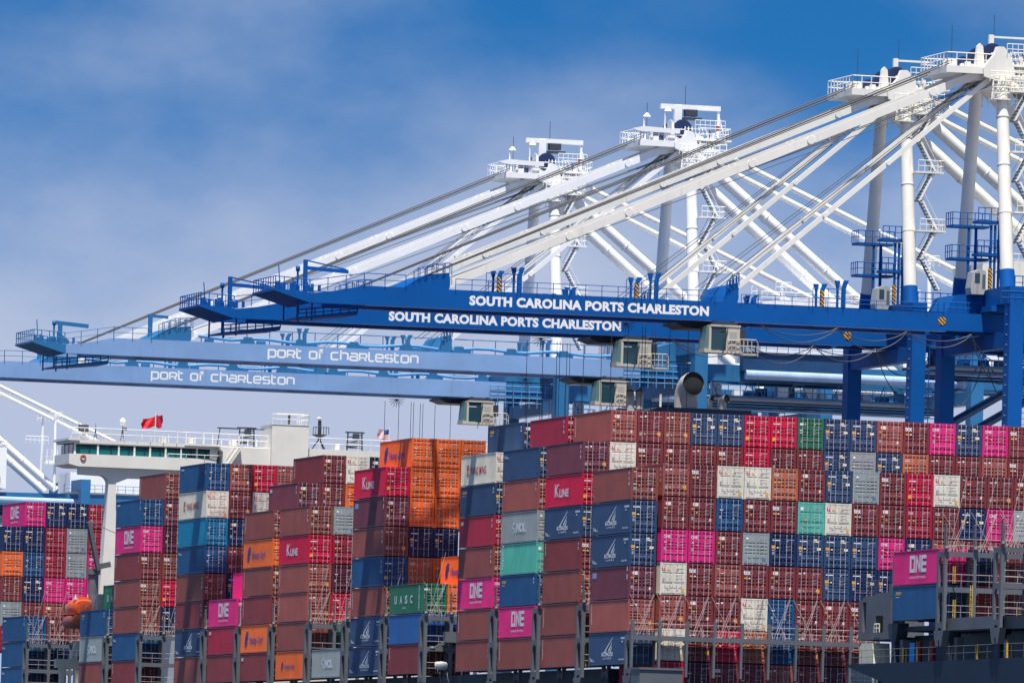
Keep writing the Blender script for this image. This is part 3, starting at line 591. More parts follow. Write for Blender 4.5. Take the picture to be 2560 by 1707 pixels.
for a, e in wx:
    dp(MB().box(a, e, DK+0.42, DK+0.46, z(43.40), z(44.5)), 'window', BG)
    dp(MB().box(a, e, DK+0.40, DK+0.42, z(44.28), z(44.5)), 'dark_interior_strip', BLACK)  # black strip painted in for the unlit room behind the upper glass
    m_ = a+(e-a)*0.62; dp(MB().box(m_, m_+0.16, DK+0.36, DK+0.42, z(43.40), z(44.5)), 'mullion', BLACK)
for i in range(3): dp(MB().box(222.72, 222.76, DK+0.9+i*2.1, DK+2.6+i*2.1, z(43.5), z(44.5)), 'window', GLASS)
b = MB(); b.box(245.05, 249.3, DK-1.6, DK+4, z(42.3), z(47.5)); b.box(245.0, 249.35, DK-1.65, DK+4.05, z(47.5), z(47.58)); dp(b, 'tower', SHIPW)
b = MB(); b.prism([(239.6, z(42.3)), (245.05, z(42.3)), (245.05, z(44.75)), (239.3, z(44.75)), (239.3, z(44.5)), (239.6, z(44.2))], 'y', DK-1.0, DK+3); dp(b, 'house_side', SHIPW)
b = MB(); b.box(235.4, 245.0, DK-0.3, DK+1.2, z(44.80), z(44.92)); dp(b, 'upper_deck', SHIPW)
b = MB()
b.rail([(222.4, DK+0.3, z(45.1)), (245, DK-0.2, z(45.0))], 1.25, 0.04, 1.5); b.rail([(249.4, DK-0.3, z(45.0)), (272, DK-0.3, z(45.0))], 1.25, 0.04, 1.5); b.rail([(245.1, DK-1.5, z(47.6)), (249.3, DK-1.5, z(47.6)), (249.3, DK+3.9, z(47.6))], 1.1, 0.04, 1.0)
b.rail([(233.5, DK+0.05, z(43.4)), (244, DK-0.4, z(43.4))], 0.4, 0.035, 2.0, mid=False); dp(b, 'handrail', SHIPW)
# pylon under the wing: leg and curved bracket
b = MB()
arc = [(226.9 + 1.0*math.cos(R(a)) - 1.0, z(40.2) + 0.9*math.sin(R(a))) for a in range(0, 91, 15)]
b.prism([(223.6, z(42.0)), (223.6, z(41.15)), (225.0, z(41.1))] + arc[::-1][1:] + [(226.55, z(32.0)), (226.2, z(27.5)), (228.0, z(27.5)), (227.95, z(32.0)), (227.75, z(40.3)), (229.2, z(40.9)), (240, z(41.0)), (240, z(42.0))], 'y', DK+0.6, DK+2.2); dp(b, 'pylon', SHIPW)
b = MB()
for i in range(9): b.box(241.3-i*0.16, 241.6-i*0.16, DK-1.9, DK-1.1, z(44.7)-i*0.24, z(44.74)-i*0.24)
for y_ in (DK-1.95, DK-1.05): b.beam((241.6, y_, z(44.9)), (240.0, y_, z(42.5)), 0.06, 0.16); b.beam((241.6, y_, z(45.8)), (240.0, y_, z(43.4)), 0.05, 0.05)
dp(b, 'stairway', SHIPW)
dp(MB().lathe([(0.22, 0), (0.30, 0.06), (0.36, 0), (0.30, -0.06), (0.22, 0)], (223.75, DK-0.06, z(42.98)), 14, 0, 'y'), 'life_ring', flat('ring_orange', (0.6, 0.12, 0.06)))
# masts and aerials on the roof
MASTD = flat('mast_dark', (0.035, 0.045, 0.06), 0.6)
def lattice(x_, y_, zz, h_, name='antenna_mast'):
    b = MB(); 
    for dx in (-0.22, 0.22): b.tube((x_+dx, y_, zz), (x_, y_, zz+h_*0.75), 0.04, 5)
    b.tube((x_, y_, zz+h_*0.3), (x_, y_, zz+h_), 0.035, 5); b.tube((x_-0.15, y_, zz+h_*0.35), (x_+0.15, y_, zz+h_*0.35), 0.03, 4); return b
dp(lattice(226.0, DK+4, z(45), 2.0), 'antenna_mast', MASTD)
b = lattice(229.1, DK+4, z(45), 2.3); b.lathe([(0.26, 0), (0.28, 0.3)], (229.35, DK+4, z(46.4)), 10, 0); dp(b, 'antenna_mast', MASTD)
dp(MB().lathe([(0, 0), (0.26, 0.05), (0.36, 0.3), (0.34, 0.55), (0.2, 0.78), (0, 0.84)], (229.1, DK+4, z(46.95)), 14), 'satellite_dome', SHIPW)
def radar(x_, y_, zz):
    b = MB()
    for dx in (-0.9, 0.9):
        b.tube((x_+dx, y_, zz), (x_+dx*0.9, y_, zz+2.1), 0.09, 6)
        for k in range(3): b.tube((x_-0.85, y_, zz+0.4+k*0.6), (x_+0.85, y_, zz+0.7+k*0.6 if dx > 0 else zz+0.4+k*0.6), 0.06, 5)
    b.box(x_-1.1, x_+1.1, y_-0.1, y_+0.1, zz+2.05, zz+2.22); b.box(x_-0.2, x_+0.45, y_-0.3, y_+0.3, zz+1.4, zz+2.0); b.box(x_-1.0, x_+0.2, y_-0.4, y_+0.4, zz+0.5, zz+0.62)
    return b
b = radar(243.0, DK+2, z(45)); b.box(239.6, 242.0, DK+1.9, DK+2.1, z(46.95), z(47.1)); b.tube((239.6, DK+2, z(45)), (239.9, DK+2, z(47)), 0.06, 5); b.box(243, 245.0, DK+1.9, DK+2.1, z(46.98), z(47.08)); dp(b, 'radar_frame', MASTD)
dp(radar(255.6, DK+2, z(45)), 'radar_frame', MASTD)
b = MB(); b.tube((251.2, DK+1, z(46)), (251.2, DK+1, z(48.3)), 0.2, 8)
for dx, dy in ((-0.9, 0), (0.7, 0.5), (0.6, -0.6)): b.tube((251.2, DK+1, z(46.2)), (251.2+dx, DK+1+dy, z(44.95)), 0.07, 6)
b.lathe([(0.35, 0), (0.85, 0.25), (0.88, 0.3)], (251.2, DK+1, z(46.4)), 14); b.rail([(250.3, DK+0.3, z(46.7)), (252.1, DK+0.3, z(46.7))], 0.8, 0.04, 0.3, mid=False); dp(b, 'signal_mast', MASTD)
dp(MB().lathe([(0, 0), (0.3, 0.05), (0.28, 0.25), (0, 0.32)], (251.1, DK+1, z(48.35)), 10), 'mast_lamp', SHIPW)
b = MB(); b.tube((247.4, DK, z(47.6)), (247.4, DK, z(48.7)), 0.16, 8); dp(b, 'radar_post', MASTD)
dp(MB().box(245.9, 249.1, DK-0.1, DK+0.1, z(48.7), z(48.9)), 'radar_scanner', SHIPW)
b = MB(); b.box(223.35, 224.5, DK+1, DK+1.08, z(45.95), z(46.7)); dp(b, 'name_board', MASTD)
b = MB()
for k in range(6): b.box(223.5+k*0.16, 223.59+k*0.16, DK+0.985, DK+0.995, z(46.15), z(46.5))
dp(b, 'lettering', GREYM)
b = MB()
for k in range(10): b.tube((223.0+random.random()*1.8, DK+1.5, z(45)), (223.2+random.random()*1.8, DK+1.2, z(46.9)), 0.04, 5)
for k in range(14):
    x_ = 230.5+k*1.02; b.box(x_, x_+0.12, DK+0.5, DK+0.62, z(45.05), z(45.5+random.random()*0.9))
for x_ in (232.9, 236.0, 241.0, 253.0): b.box(x_, x_+0.5, DK+0.6, DK+1.0, z(45.05), z(45.75))
dp(b, 'roof_fittings', SHIPW)
# lower deck gear beside the lifeboat
def dq(b, name, mat): return sp(b, name, mat, dk)
b = MB(); b.box(225.9, 227.9, 987.6, 990.4, z(26.0), z(27.9)); dq(b, 'deck_house', CABM)
b = MB(); b.tube((226.6, 993, z(24)), (226.6, 993, z(30.2)), 0.6, 12); b.tube((226.6, 993, z(30.2)), (226.6, 993, z(30.8)), 0.8, 12); b.beam((226.9, 992, z(30.7)), (225.5, 991.4, z(36.0)), 0.4, 0.5); b.beam((226.7, 992.6, z(31)), (228.4, 992.6, z(31.4)), 0.5, 0.6); b.tube((225.6, 991.4, z(36)), (229.5, 992, z(34.6)), 0.04, 5); dq(b, 'provision_crane', DECKG)
b = MB(); b.box(221.9, 224.9, 989.6, 990.6, z(19.6), z(20.6))
for x_ in (222.3, 224.0): b.prism([(x_, z(19.6)), (x_+0.85, z(19.6)), (x_+0.65, z(18.6)), (x_+0.65, z(13)), (x_+0.15, z(13)), (x_+0.15, z(18.6))], 'y', 989.65, 990.55)
b.prism([(223.6, z(20.6)), (224.3, z(20.6)), (224.9, z(22.6)), (224.2, z(22.7)), (223.9, z(21.8))], 'y', 989.7, 990.5); dq(b, 'davit', CABM)
b = MB(); b.rail([(222.0, 989.5, z(20.6)), (224.9, 989.5, z(20.6))], 1.0, 0.035, 0.8); dq(b, 'davit_railing', SHIPW)
b = MB(); b.beam((224.7, 988.6, z(26.2)), (226.0, 988.2, z(27.9)), 0.09, 0.1); b.beam((225.5, 988.6, z(26.0)), (226.0, 988.2, z(27.9)), 0.09, 0.1); dq(b, 'davit_arm', SHIPW)

# ---- engine casing and exhausts
fn = sub('engine_casing', (X0+24, 828, 14+ZC))
def fp(b, name, mat): return sp(b, name, mat, fn)
CASE = paint('casing_blue', (0.03, 0.048, 0.085), 0.55, 0.15, 0.2)
b = MB(); b.box(243.4, 252.2, 828.2, 838, z(12), z(42.0)); fp(b, 'casing_wall', CASE)
b = MB(); b.prism([(240.6, z(42.0)), (252.5, z(42.0)), (252.5, z(43.05)), (243.4, z(43.05))], 'y', 827.9, 838.2); fp(b, 'casing_top', CASE)
PIPE = paint('exhaust_steel', (0.55, 0.50, 0.43), 0.5, 0.15, 0.3, (0.3, 0.22, 0.16))
def elbow(x_, y_, zb, r_, h_, tilt=0.25, name='exhaust_pipe'):
    b = MB(); n = 16; rings = [(Vector((x_, y_, zb)), Vector((0, 0, 1))), (Vector((x_, y_, zb+h_)), Vector((0, 0, 1)))]
    ax = Vector((tilt, -1, 0)).normalized()
    for a in (22, 45, 67, 85):
        d = ax*math.sin(R(a)) + Vector((0, 0, 1))*math.cos(R(a)); c = Vector((x_, y_, zb+h_)) + ax*(1.25*r_*(1-math.cos(R(a)))) + Vector((0, 0, 1))*(1.25*r_*math.sin(R(a))); rings.append((c, d))
    d = rings[-1][1]; rings.append((rings[-1][0]+d*r_*0.5, d))
    vs = []
    for c, d in rings:
        hx = Vector((0, 0, 1)).cross(ax).normalized(); k = d.cross(hx)
        for i in range(n): vs.append(c + hx*(math.cos(2*math.pi*i/n)*r_) + k*(math.sin(2*math.pi*i/n)*r_))
    m_ = len(rings)
    b.add(vs, [(j*n+i, j*n+(i+1) % n, (j+1)*n+(i+1) % n, (j+1)*n+i) for j in range(m_-1) for i in range(n)], 0, True)
    p = fp(b, name, PIPE)
    e = MB(); c, d = rings[-1]; hx = Vector((0, 0, 1)).cross(ax).normalized(); k = d.cross(hx); c = c - d*0.18*r_
    e.add([c + hx*(math.cos(2*math.pi*i/n)*r_*0.97) + k*(math.sin(2*math.pi*i/n)*r_*0.97) for i in range(n)], [tuple(range(n))]); fp(e, 'exhaust_mouth', BLACK)
elbow(247.5, 833, z(43.05), 1.12, 1.1, 0.1); elbow(249.6, 832, z(43.05), 0.24, 0.9, 0.3); elbow(250.8, 832, z(43.05), 0.42, 0.7, 0.5); elbow(242.9, 833, z(43.0), 0.38, 1.0, -0.4); elbow(242.0, 833, z(43.0), 0.36, 1.0, -0.4)
fp(MB().tube((243.8, 829, z(43.0)), (243.8, 829, z(44.3)), 0.12, 8), 'vent_pipe', SHIPW)

# ------------------------------------------------------------------ lifeboat
lb = tag(empty('lifeboat', (225.0, 990.2, z(24.1))), 'enclosed orange lifeboat hanging at the ship side below the white pylon', 'lifeboat')
def loft(secs, n=20, e1=0.55, e2=0.6):
    b = MB(); vs = []
    for y_, w_, zb, zt_ in secs:
        for i in range(n):
            a = 2*math.pi*i/n; cx = math.cos(a); sn = math.sin(a)
            vs.append((w_*abs(cx)**e1*(1 if cx >= 0 else -1), y_, (zb+zt_)/2 + (zt_-zb)/2*abs(sn)**e2*(1 if sn >= 0 else -1)))
    m_ = len(secs)
    b.add(vs, [(j*n+i, (j+1)*n+i, (j+1)*n+(i+1) % n, j*n+(i+1) % n) for j in range(m_-1) for i in range(n)], 0, True)
    b.add(vs, [tuple(range(n)), tuple(range(m_*n-1, (m_-1)*n-1, -1))]); return b
LBD = paint('lifeboat_lower', (0.42, 0.10, 0.06), 0.5, 0.15, 0.3, (0.25, 0.1, 0.08))
loft([(0.0, 1.15, 0.35, 1.5), (0.6, 1.35, 0.1, 1.6), (2.4, 1.45, 0.0, 1.65), (4.6, 1.4, 0.0, 1.65), (6.2, 0.95, 0.3, 1.65), (7.2, 0.15, 0.9, 1.6)]).build('hull', LBD, lb)
loft([(0.1, 1.25, 1.45, 1.66), (4.6, 1.46, 1.45, 1.68), (6.4, 0.9, 1.45, 1.68)]).build('fender', flat('fender_red', (0.35, 0.06, 0.03)), lb)
loft([(-0.05, 0.85, 1.55, 3.05), (0.35, 1.15, 1.5, 3.25), (2.2, 1.28, 1.5, 3.2), (4.4, 1.2, 1.5, 2.9), (6.0, 0.7, 1.5, 2.3)]).build('canopy', LBO, lb)
b = MB(); b.box(-0.45, 0.45, -0.09, 0.05, 1.7, 2.7); b.build('stern_hatch', LBO, lb)
MB().box(-0.5, 0.6, 0.3, 1.4, 3.2, 3.5).build('hatch_cover', LBO, lb)
b = MB(); b.tube((-0.9, 0.4, 3.2), (-0.9, 0.4, 3.75), 0.07, 6); b.tube((0.5, 0.5, 3.4), (0.5, 0.5, 3.8), 0.05, 6); b.box(-1.15, -0.75, 0.2, 0.7, 3.15, 3.4); b.build('hoisting_hook', SHIPW, lb)

# ------------------------------------------------------------------ flags
def flag(x_, y_, zz, w_, h_, mats, label, paintf=None, dirx=-1, droop=0.25):
    f = tag(empty('flag', (x_, y_, zz)), label, 'flag')
    MB().tube((0, 0, -1.9), (0, 0, h_+0.35), 0.03, 6).build('flagpole', SHIPW, f)
    b = MB(); nx, nz = 13, 13; vs = []
    for j in range(nz+1):
        for i in range(nx+1):
            u = i/nx; vs.append((dirx*u*w_*(0.92-0.05*math.sin(j*0.7)), 0.16*math.sin(u*7+j*0.35)*u, h_*j/nz - droop*u*h_ - 0.1*math.sin(u*5)*u*h_))
    for j in range(nz):
        for i in range(nx): b.add([vs[k] for k in (j*(nx+1)+i, j*(nx+1)+i+1, (j+1)*(nx+1)+i+1, (j+1)*(nx+1)+i)], [(0,1,2,3)], paintf(i/nx, j) if paintf else 0)
    b.build('cloth', mats, f)
flag(233.85, DK+8, z(47.2), 1.7, 1.1, [flat('flag_red', (0.72, 0.01, 0.02))], 'bright red flag flying from the pole above the bridge windows', droop=0.45)
flag(234.05, DK+8.6, z(47.1), 0.85, 1.4, [flat('flag_crimson', (0.45, 0.005, 0.04))], 'darker crimson flag folded beside the bright red one', dirx=1, droop=0.1)
flag(261.3, DK+9, z(46.9), 1.5, 1.05, [flat('flag_stripe_red', (0.5, 0.02, 0.04)), flat('flag_stripe_white', (0.75, 0.75, 0.75)), flat('flag_blue', (0.02, 0.04, 0.2))],
     'striped red and white flag with blue corner behind the orange containers', lambda u, j: 2 if (u < 0.4 and j >= 6) else j % 2, dirx=-1, droop=0.1)

# ------------------------------------------------------------------ second ship (stern in the lower right corner)
s2 = tag(empty('container_ship', (SBX+20, 734, 0)), 'dark hulled ship whose grey stern shows in the lower right corner', 'ship')
O2 = Vector((SBX+20, 734, 0))
def s2p(b, name, mat): b.v = [(x-O2.x, y-O2.y, zz-O2.z) for x, y, zz in b.v]; return b.build(name, mat, s2)
b = MB(); dz = z(17.1)
hp = [(734.3, dz), (733.8, dz-0.25), (725, dz-1.5), (713, dz-4.5), (700, dz-9), (690, -6), (520, -6), (520, dz)]
b.prism(hp, 'x', SBX, SBX+42); s2p(b, 'hull', HULL)
b = MB(); b.rail([(SBX+0.15, 733.8, dz), (SBX+0.15, 640, dz)], 1.15, 0.022, 3.0); s2p(b, 'handrail', DECKG)
b = MB(); b.box(SBX+2.6, SBX+38, 640, 724, dz, dz+2.35); s2p(b, 'deck_wall', paint('deck_wall_teal', (0.075, 0.105, 0.125), 0.55, 0.12, 0.2))
b = MB(); b.box(SBX+0.4, SBX+38, 640, 709.3, dz+2.35, dz+3.35); b.box(SBX+0.9, SBX+30, 709.6, 722.5, dz+2.6, dz+3.0); s2p(b, 'hatch_platform', DECKD)
b = MB(); b.box(SBX+0.2, SBX+38, 695, 708.6, dz+2.45, dz+3.45); s2p(b, 'platform_edge', DECKG)
for y_ in (708.3, 722.6, 695.5):
    b = MB(); b.prism([(y_-1.3, dz+3.3), (y_+1.5, dz+3.3), (y_+1.1, dz+2.4), (y_+0.4, dz+1.6), (y_+0.4, dz), (y_-0.5, dz), (y_-0.5, dz+1.6), (y_-1.0, dz+2.4)], 'x', SBX+0.25, SBX+1.2); s2p(b, 'bracket', DECKD)
    s2p(MB().box(SBX+0.5, SBX+1.1, y_-1.9, y_-1.1, dz, dz+1.9), 'deck_box', DECKG)
# stern housing: plate with two long openings
b = MB(); ys = 723.3
for a, e, zl, zh in ((723.3, 725.9, 2.2, 5.9), (725.9, 728.0, 2.2, 2.6), (725.9, 728.0, 4.0, 5.9), (728.0, 730.6, 2.2, 5.7), (730.6, 731.6, 2.2, 2.7), (730.6, 731.6, 5.2, 5.6), (731.6, 732.6, 2.2, 5.4)): b.box(SBX+0.4, SBX+0.8, a, e, dz+zl, dz+zh)
b.box(SBX+0.3, SBX+6, 723.2, 732.8, dz+2.0, dz+2.2); b.box(SBX+0.81, SBX+6, 731.9, 732.5, dz+2.2, dz+5.3); s2p(b, 'stern_housing', DECKG)
s2p(MB().box(SBX+1.6, SBX+1.7, 724, 732, dz+2.2, dz+5.2), 'housing_interior', BLACK)  # black sheet standing for the darkness behind the openings
b = MB(); b.rail([(SBX+0.2, 726.2, dz+2.6), (SBX+0.2, 727.6, dz+2.6)], 0.7, 0.05, 0.7); s2p(b, 'window_box', paint('canvas_cream', (0.66, 0.63, 0.48), 0.8, 0.2, 0.2))
b = MB(); b.prism([(728.0, dz), (731.9, dz), (731.9, dz+1.45), (731.2, dz+1.75), (728.3, dz+1.75)], 'x', SBX+0.3, SBX+1.8); s2p(b, 'covered_winch', paint('canvas_cream', (0.66, 0.63, 0.48)))
for y_, c_ in ((732.9, 0), (717.5, 0), (714.0, 0)): s2p(MB().tube((SBX+0.9, y_, dz), (SBX+0.9, y_, dz+1.7), 0.28, 8), 'hose_post', flat('post_red', (0.30, 0.03, 0.05)))
for y_ in (720.5, 716.8, 701.0, 693.5): s2p(MB().tube((SBX+0.5, y_, dz), (SBX+0.5, y_, dz+1.25), 0.09, 6), 'yellow_post', YRAIL)
for y_, zz, hh in ((707.4, dz+3.45, 1.5), (703.0, dz+3.45, 2.6), (707.6, dz+6.3, 1.4)):
    b = MB()
    for d_ in (0, 0.5): b.tube((SBX+0.42, y_-d_, zz), (SBX+0.42, y_-d_, zz+hh), 0.035, 5)
    for i in range(int(hh/0.4)): b.tube((SBX+0.42, y_, zz+0.2+i*0.4), (SBX+0.42, y_-0.5, zz+0.2+i*0.4), 0.02, 4)
    s2p(b, 'yellow_ladder', YRAIL)
l2 = bpy.data.objects.new('lashing_bridge', None); C.objects.link(l2); l2.parent = s2; l2.location = Vector((SBX, SBY, SBZ))-O2; l2['org'] = (SBX, SBY, SBZ)
lashing_bridge(SBY, 2, 3, z0=SBZ, x0=SBX, root=l2)
b = MB(); b.box(SBX+0.3, SBX+0.8, 723.5, 724.2, dz+2.4, dz+6.6); b.box(SBX+0.3, SBX+0.8, 722.9, 723.3, dz+2.4, dz+6.4); b.box(SBX+0.32, SBX+0.78, 723.3, 723.5, dz+5.6, dz+6.4); s2p(b, 'bridge_post', DECKG)
b = MB()
for d_ in (0, 0.45): b.tube((SBX+0.5, 723.4+d_, dz+6.6), (SBX+0.5, 723.4+d_, dz+9.3), 0.06, 5)
for i in range(6): b.tube((SBX+0.5, 723.4, dz+6.9+i*0.42), (SBX+0.5, 723.85, dz+6.9+i*0.42), 0.03, 4)
s2p(b, 'upright', DECKG)
for k in range(7): s2p(MB().tube((SBX+0.5, 728.6+k*0.42, dz+5.7), (SBX+0.6, 727.3+k*0.42, dz+7.0), 0.02, 4), 'lashing_rod', ROD)
l4 = bpy.data.objects.new('lashing_bridge', None); C.objects.link(l4); l4.parent = s2; l4.location = Vector((SBX, 695.5, SBZ))-O2; l4['org'] = (SBX, 695.5, SBZ)
lashing_bridge(695.5, 2, 2, z0=SBZ, x0=SBX, root=l4)
# ------------------------------------------------------------------ quay cranes
QZ = 3.2
SHV = flat('sheave_navy', (0.01, 0.025, 0.09), 0.5)
def H(v): return v + ZC - QZ
STROKES = {  # squared rounded letters on a unit grid (x right, y up)
 'p': [[(0,-0.42),(0,1),(0.8,1),(1,0.86),(1,0.14),(0.8,0),(0.08,0)]], 'o': [[(0.16,0),(0.84,0),(1,0.14),(1,0.86),(0.84,1),(0.16,1),(0,0.86),(0,0.14),(0.16,0)]],
 'r': [[(0,0),(0,1),(0.82,1),(1,0.88),(1,0.55),(0.85,0.42),(0.05,0.42)],[(0.5,0.42),(1,0)]], 't': [[(0,1.35),(0,0.14),(0.14,0),(0.6,0)],[(0,1),(0.6,1)]], 'f': [[(0.55,1.3),(0.2,1.3),(0.08,1.16),(0.08,0)],[(-0.1,1),(0.5,1)]],
 'c': [[(1,1),(0.16,1),(0,0.86),(0,0.14),(0.16,0),(1,0)]], 'h': [[(0,1.4),(0,0)],[(0,1),(0.84,1),(1,0.86),(1,0)]], 'a': [[(0.08,1),(0.84,1),(1,0.86),(1,0),(0.16,0),(0,0.12),(0,0.42),(0.14,0.54),(1,0.54)]],
 'l': [[(0,1.3),(0,0.14),(0.14,0),(0.7,0)]], 'e': [[(1,0),(0.16,0),(0,0.14),(0,0.86),(0.16,1),(0.84,1),(1,0.86),(1,0.5),(0.05,0.5)]], 's': [[(1,1),(0.16,1),(0,0.88),(0,0.64),(0.14,0.52),(0.86,0.52),(1,0.4),(1,0.12),(0.86,0),(0,0)]], 'n': [[(0,0),(0,1)],[(0,1),(0.84,1),(1,0.86),(1,0)]]}
ADV = {'t': 0.95, 'f': 0.9, 'l': 0.98, ' ': 0.85}
def stroke_text(b, text, x0, zb, wtot, xh, y_, wd=0.185):
    tot = sum(ADV.get(c, 1.34) for c in text) - 0.34; k = wtot/tot; u = 0
    for c in text:
        if c != ' ':
            for pl in STROKES[c]: ribbon(b, [(x0+(u+px)*k, zb+py*xh) for px, py in pl], wd, lambda a, d: (a, y_, d), 0)
        u += ADV.get(c, 1.34)
def make_crane(kind):
    A = kind == 'a'
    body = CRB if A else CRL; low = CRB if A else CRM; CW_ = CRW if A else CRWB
    root = empty('quay_crane', (273, 0, QZ))
    def part(b, name, mat, parent=root): return b.build(name, mat, parent)
    zt, zb = H(52.58), H(50.78)
    # boom: two box girders, pulled in at the tip
    for sgn in (-1, 1):
        v0, v1 = (-4.0, -2.8) if sgn < 0 else (2.4, 3.6)
        b = MB(); b.prism([(-66.7, zb), (-4.6, zb), (-4.6, zt+0.02), (-61.6, zt), (-64.5, H(51.95)), (-66.7, H(51.66))], 'y', v0, v1)
        g = part(b, 'boom_girder', body)
        if sgn > 0: part(MB().box(-64, -4.8, 1.35, v0-0.004, H(52.0), H(52.1)), 'added_shade_ledge', low, g)  # ledge added to keep the sun off the far girder's inner face
        part(MB().box(-61.4, -4.8, v0+0.02, v0+0.07, zb-0.05, zb-0.006), 'edge_rail', BARM, g)
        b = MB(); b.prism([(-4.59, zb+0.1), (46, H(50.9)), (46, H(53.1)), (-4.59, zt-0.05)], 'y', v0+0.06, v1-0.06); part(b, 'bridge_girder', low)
        if sgn < 0:
            b = MB(); y_ = v0-0.006
            if A:
                put_text(b, 'SOUTH CAROLINA PORTS CHARLESTON', lambda u, v: (-51.4+u, y_, H(51.20)+v), 23.3, 0.92, 0.05, 1.06)
            else: stroke_text(b, 'port of charleston', -45.0, H(51.34), 16.1, 0.72, y_)
            part(b, 'lettering', flat('lettering_white', (0.86, 0.85, 0.83)), g)
            if A: part(MB().lathe([(0, 0), (0.4, 0), (0.4, -0.03), (0, -0.03)], (-5.1, v0-0.01, H(51.75)), 18, 0, 'y', False), 'hazard_disc', HAZ, g)
            for x_ in range(-60, -5, 7): part(MB().box(x_, x_+0.06, v0-0.012, v0, zb, zt), 'seam', body, g) if not A else None
    b = MB()
    for x_ in range(-64, 44, 6): b.box(x_, x_+0.5, -2.8, 2.8, zb+0.25, zb+0.9)
    part(b, 'cross_tie', low)
    b = MB(); b.prism([(-70.2, H(51.75)), (-66.7, H(50.72)), (-66.7, H(51.72)), (-70.2, H(51.95))], 'y', -4.3, 4.3); part(b, 'nose_platform', low)
    b = MB(); b.rail([(-66.8, -4.2, H(51.75)), (-70.1, -4.2, H(51.95)), (-70.1, 4.2, H(51.95)), (-66.8, 4.2, H(51.75))], 1.15, 0.045, 0.9)
    b.rail([(-66.8, -4.1, H(51.7)), (-61.6, -4.1, zt), (-57.6, -4.1, zt)], 1.15, 0.04, 2.0)
    for k in range(16): x_ = -69.8+k*0.27; b.box(x_, x_+0.2, -3.4+0.4*(k % 5), -3.0+0.4*(k % 5), H(51.9), H(52.3+0.5*random.random()))
    part(b, 'nose_railing', low)
    b = MB()                                                     # service jib on the nose
    if A: b.box(-66.4, -66.05, -0.2, 0.2, H(51.7), H(55.0)); b.beam((-66.3, 0, H(54.25)), (-62.1, 0, H(54.05)), 0.25, 0.34); b.beam((-66.2, 0, H(54.95)), (-62.3, 0, H(54.25)), 0.12, 0.12)
    else: b.box(-66.6, -66.2, -0.2, 0.2, H(51.7), H(54.2)); b.beam((-67.0, 0, H(54.15)), (-63.4, 0, H(53.9)), 0.25, 0.4); part(b, 'service_jib', low); b = MB(); b.box(-57.0, -56.6, -0.2, 0.2, zt, H(55.4)); b.beam((-57.1, 0, H(55.3)), (-54.9, 0, H(55.2)), 0.2, 0.3)
    part(b, 'service_jib', low)
    b = MB(); b.tube((-69.6, -4.0, H(52)), (-69.8, -4.0, H(54.1)), 0.05, 6); b.lathe([(0, 0), (0.2, 0.05), (0.22, 0.5), (0, 0.55)], (-67.9, -3.8, H(53.6)), 8); b.tube((-67.9, -3.8, H(52)), (-67.9, -3.8, H(53.7)), 0.1, 6); part(b, 'nose_lamp', low)
    b = MB()                                                     # hanging access frame under the nose
    for x_ in (-67.6, -66.2):
        for v in (-2.6, 2.6): b.box(x_, x_+0.14, v, v+0.14, H(49.2), H(50.85))
    b.prism([(-67.6, H(49.3)), (-61.8, H(49.9)), (-61.8, H(50.3)), (-67.6, H(49.45))], 'y', -2.7, 2.8); b.rail([(-67.5, -2.7, H(49.4)), (-61.8, -2.7, H(50.1))], 0.75, 0.06, 0.8); part(b, 'access_frame', CRB if A else CRM)
    # walkway rail along the boom
    b = MB(); v = -4.12
    if A:
        b.rail([(-52.8, v, zt), (-27.6, v, zt)], 1.0, 0.035, 1.6); b.rail([(-25, v, zt), (-5, v, zt)], 0.8, 0.035, 1.6)
        for x_ in (-49.9, -36.3, -18): b.rail([(x_, v-0.1, zt), (x_+3.0, v-0.1, zt)], 1.7, 0.035, 1.5)
    else:
        b.rail([(-52.8, 4.0, zt), (-6, 4.0, zt)], 1.9, 0.05, 2.4)
        for k in range(9): b.box(-50+k*5.6, -49.1+k*5.6, 3.4, 3.9, zt+0.3, zt+0.75)
    part(b, 'boom_handrail', low)
    if not A:
        pts = [(-52.5, -3.6, zt+0.62)]
        for k in range(12): pts += [(-49+k*4.0, -3.6, zt+(0.55 if k % 2 else 0.32)), (-46.6+k*4.0, -3.6, zt+(0.32 if k % 2 else 0.55))]
        b = MB(); b.path([p for p in pts if p[0] < -5], 0.17, 8); part(b, 'boom_pipe', CRM if False else paint('crane_pipe_blue', (0.10, 0.30, 0.55), 0.45, 0.1, 0.2))
        for k in range(8): part(MB().prism([(-48+k*5.7, zt), (-46.4+k*5.7, zt), (-46.8+k*5.7, zt+0.7), (-47.6+k*5.7, zt+0.7)], 'y', -3.95, -3.4), 'pipe_saddle', CRM)
    # stay brackets
    for x_, wd, hh in ((-53.4, 4.3, 1.55), (-25.3, 1.5, 1.9)):
        b = MB(); b.prism([(x_-wd, zt), (x_, zt), (x_+0.1, zt+0.5), (x_, zt+hh), (x_-wd*0.45, zt+hh*0.86), (x_-wd*0.8, zt+hh*0.4)], 'y', -3.95, 3.95); part(b, 'stay_bracket', low)
        b = MB(); b.rail([(x_-wd*0.8, -4.1, zt+hh*0.45), (x_-wd*0.4, -4.1, zt+hh*0.9), (x_, -4.1, zt+hh)], 0.9, 0.04, 0.6)
        for k in range(4): b.path([(x_-wd*0.7+k*wd*0.2, -4.0, zt+hh*(0.5+0.12*k)), (x_-wd*0.7+k*wd*0.2, -4.0, zt+hh*(0.5+0.12*k)+1.1), (x_-wd*0.55+k*wd*0.2, -4.0, zt+hh*(0.5+0.12*k)+1.1), (x_-wd*0.55+k*wd*0.2, -4.0, zt+hh*(0.5+0.12*k))], 0.04, 5)
        part(b, 'bracket_railing', low)
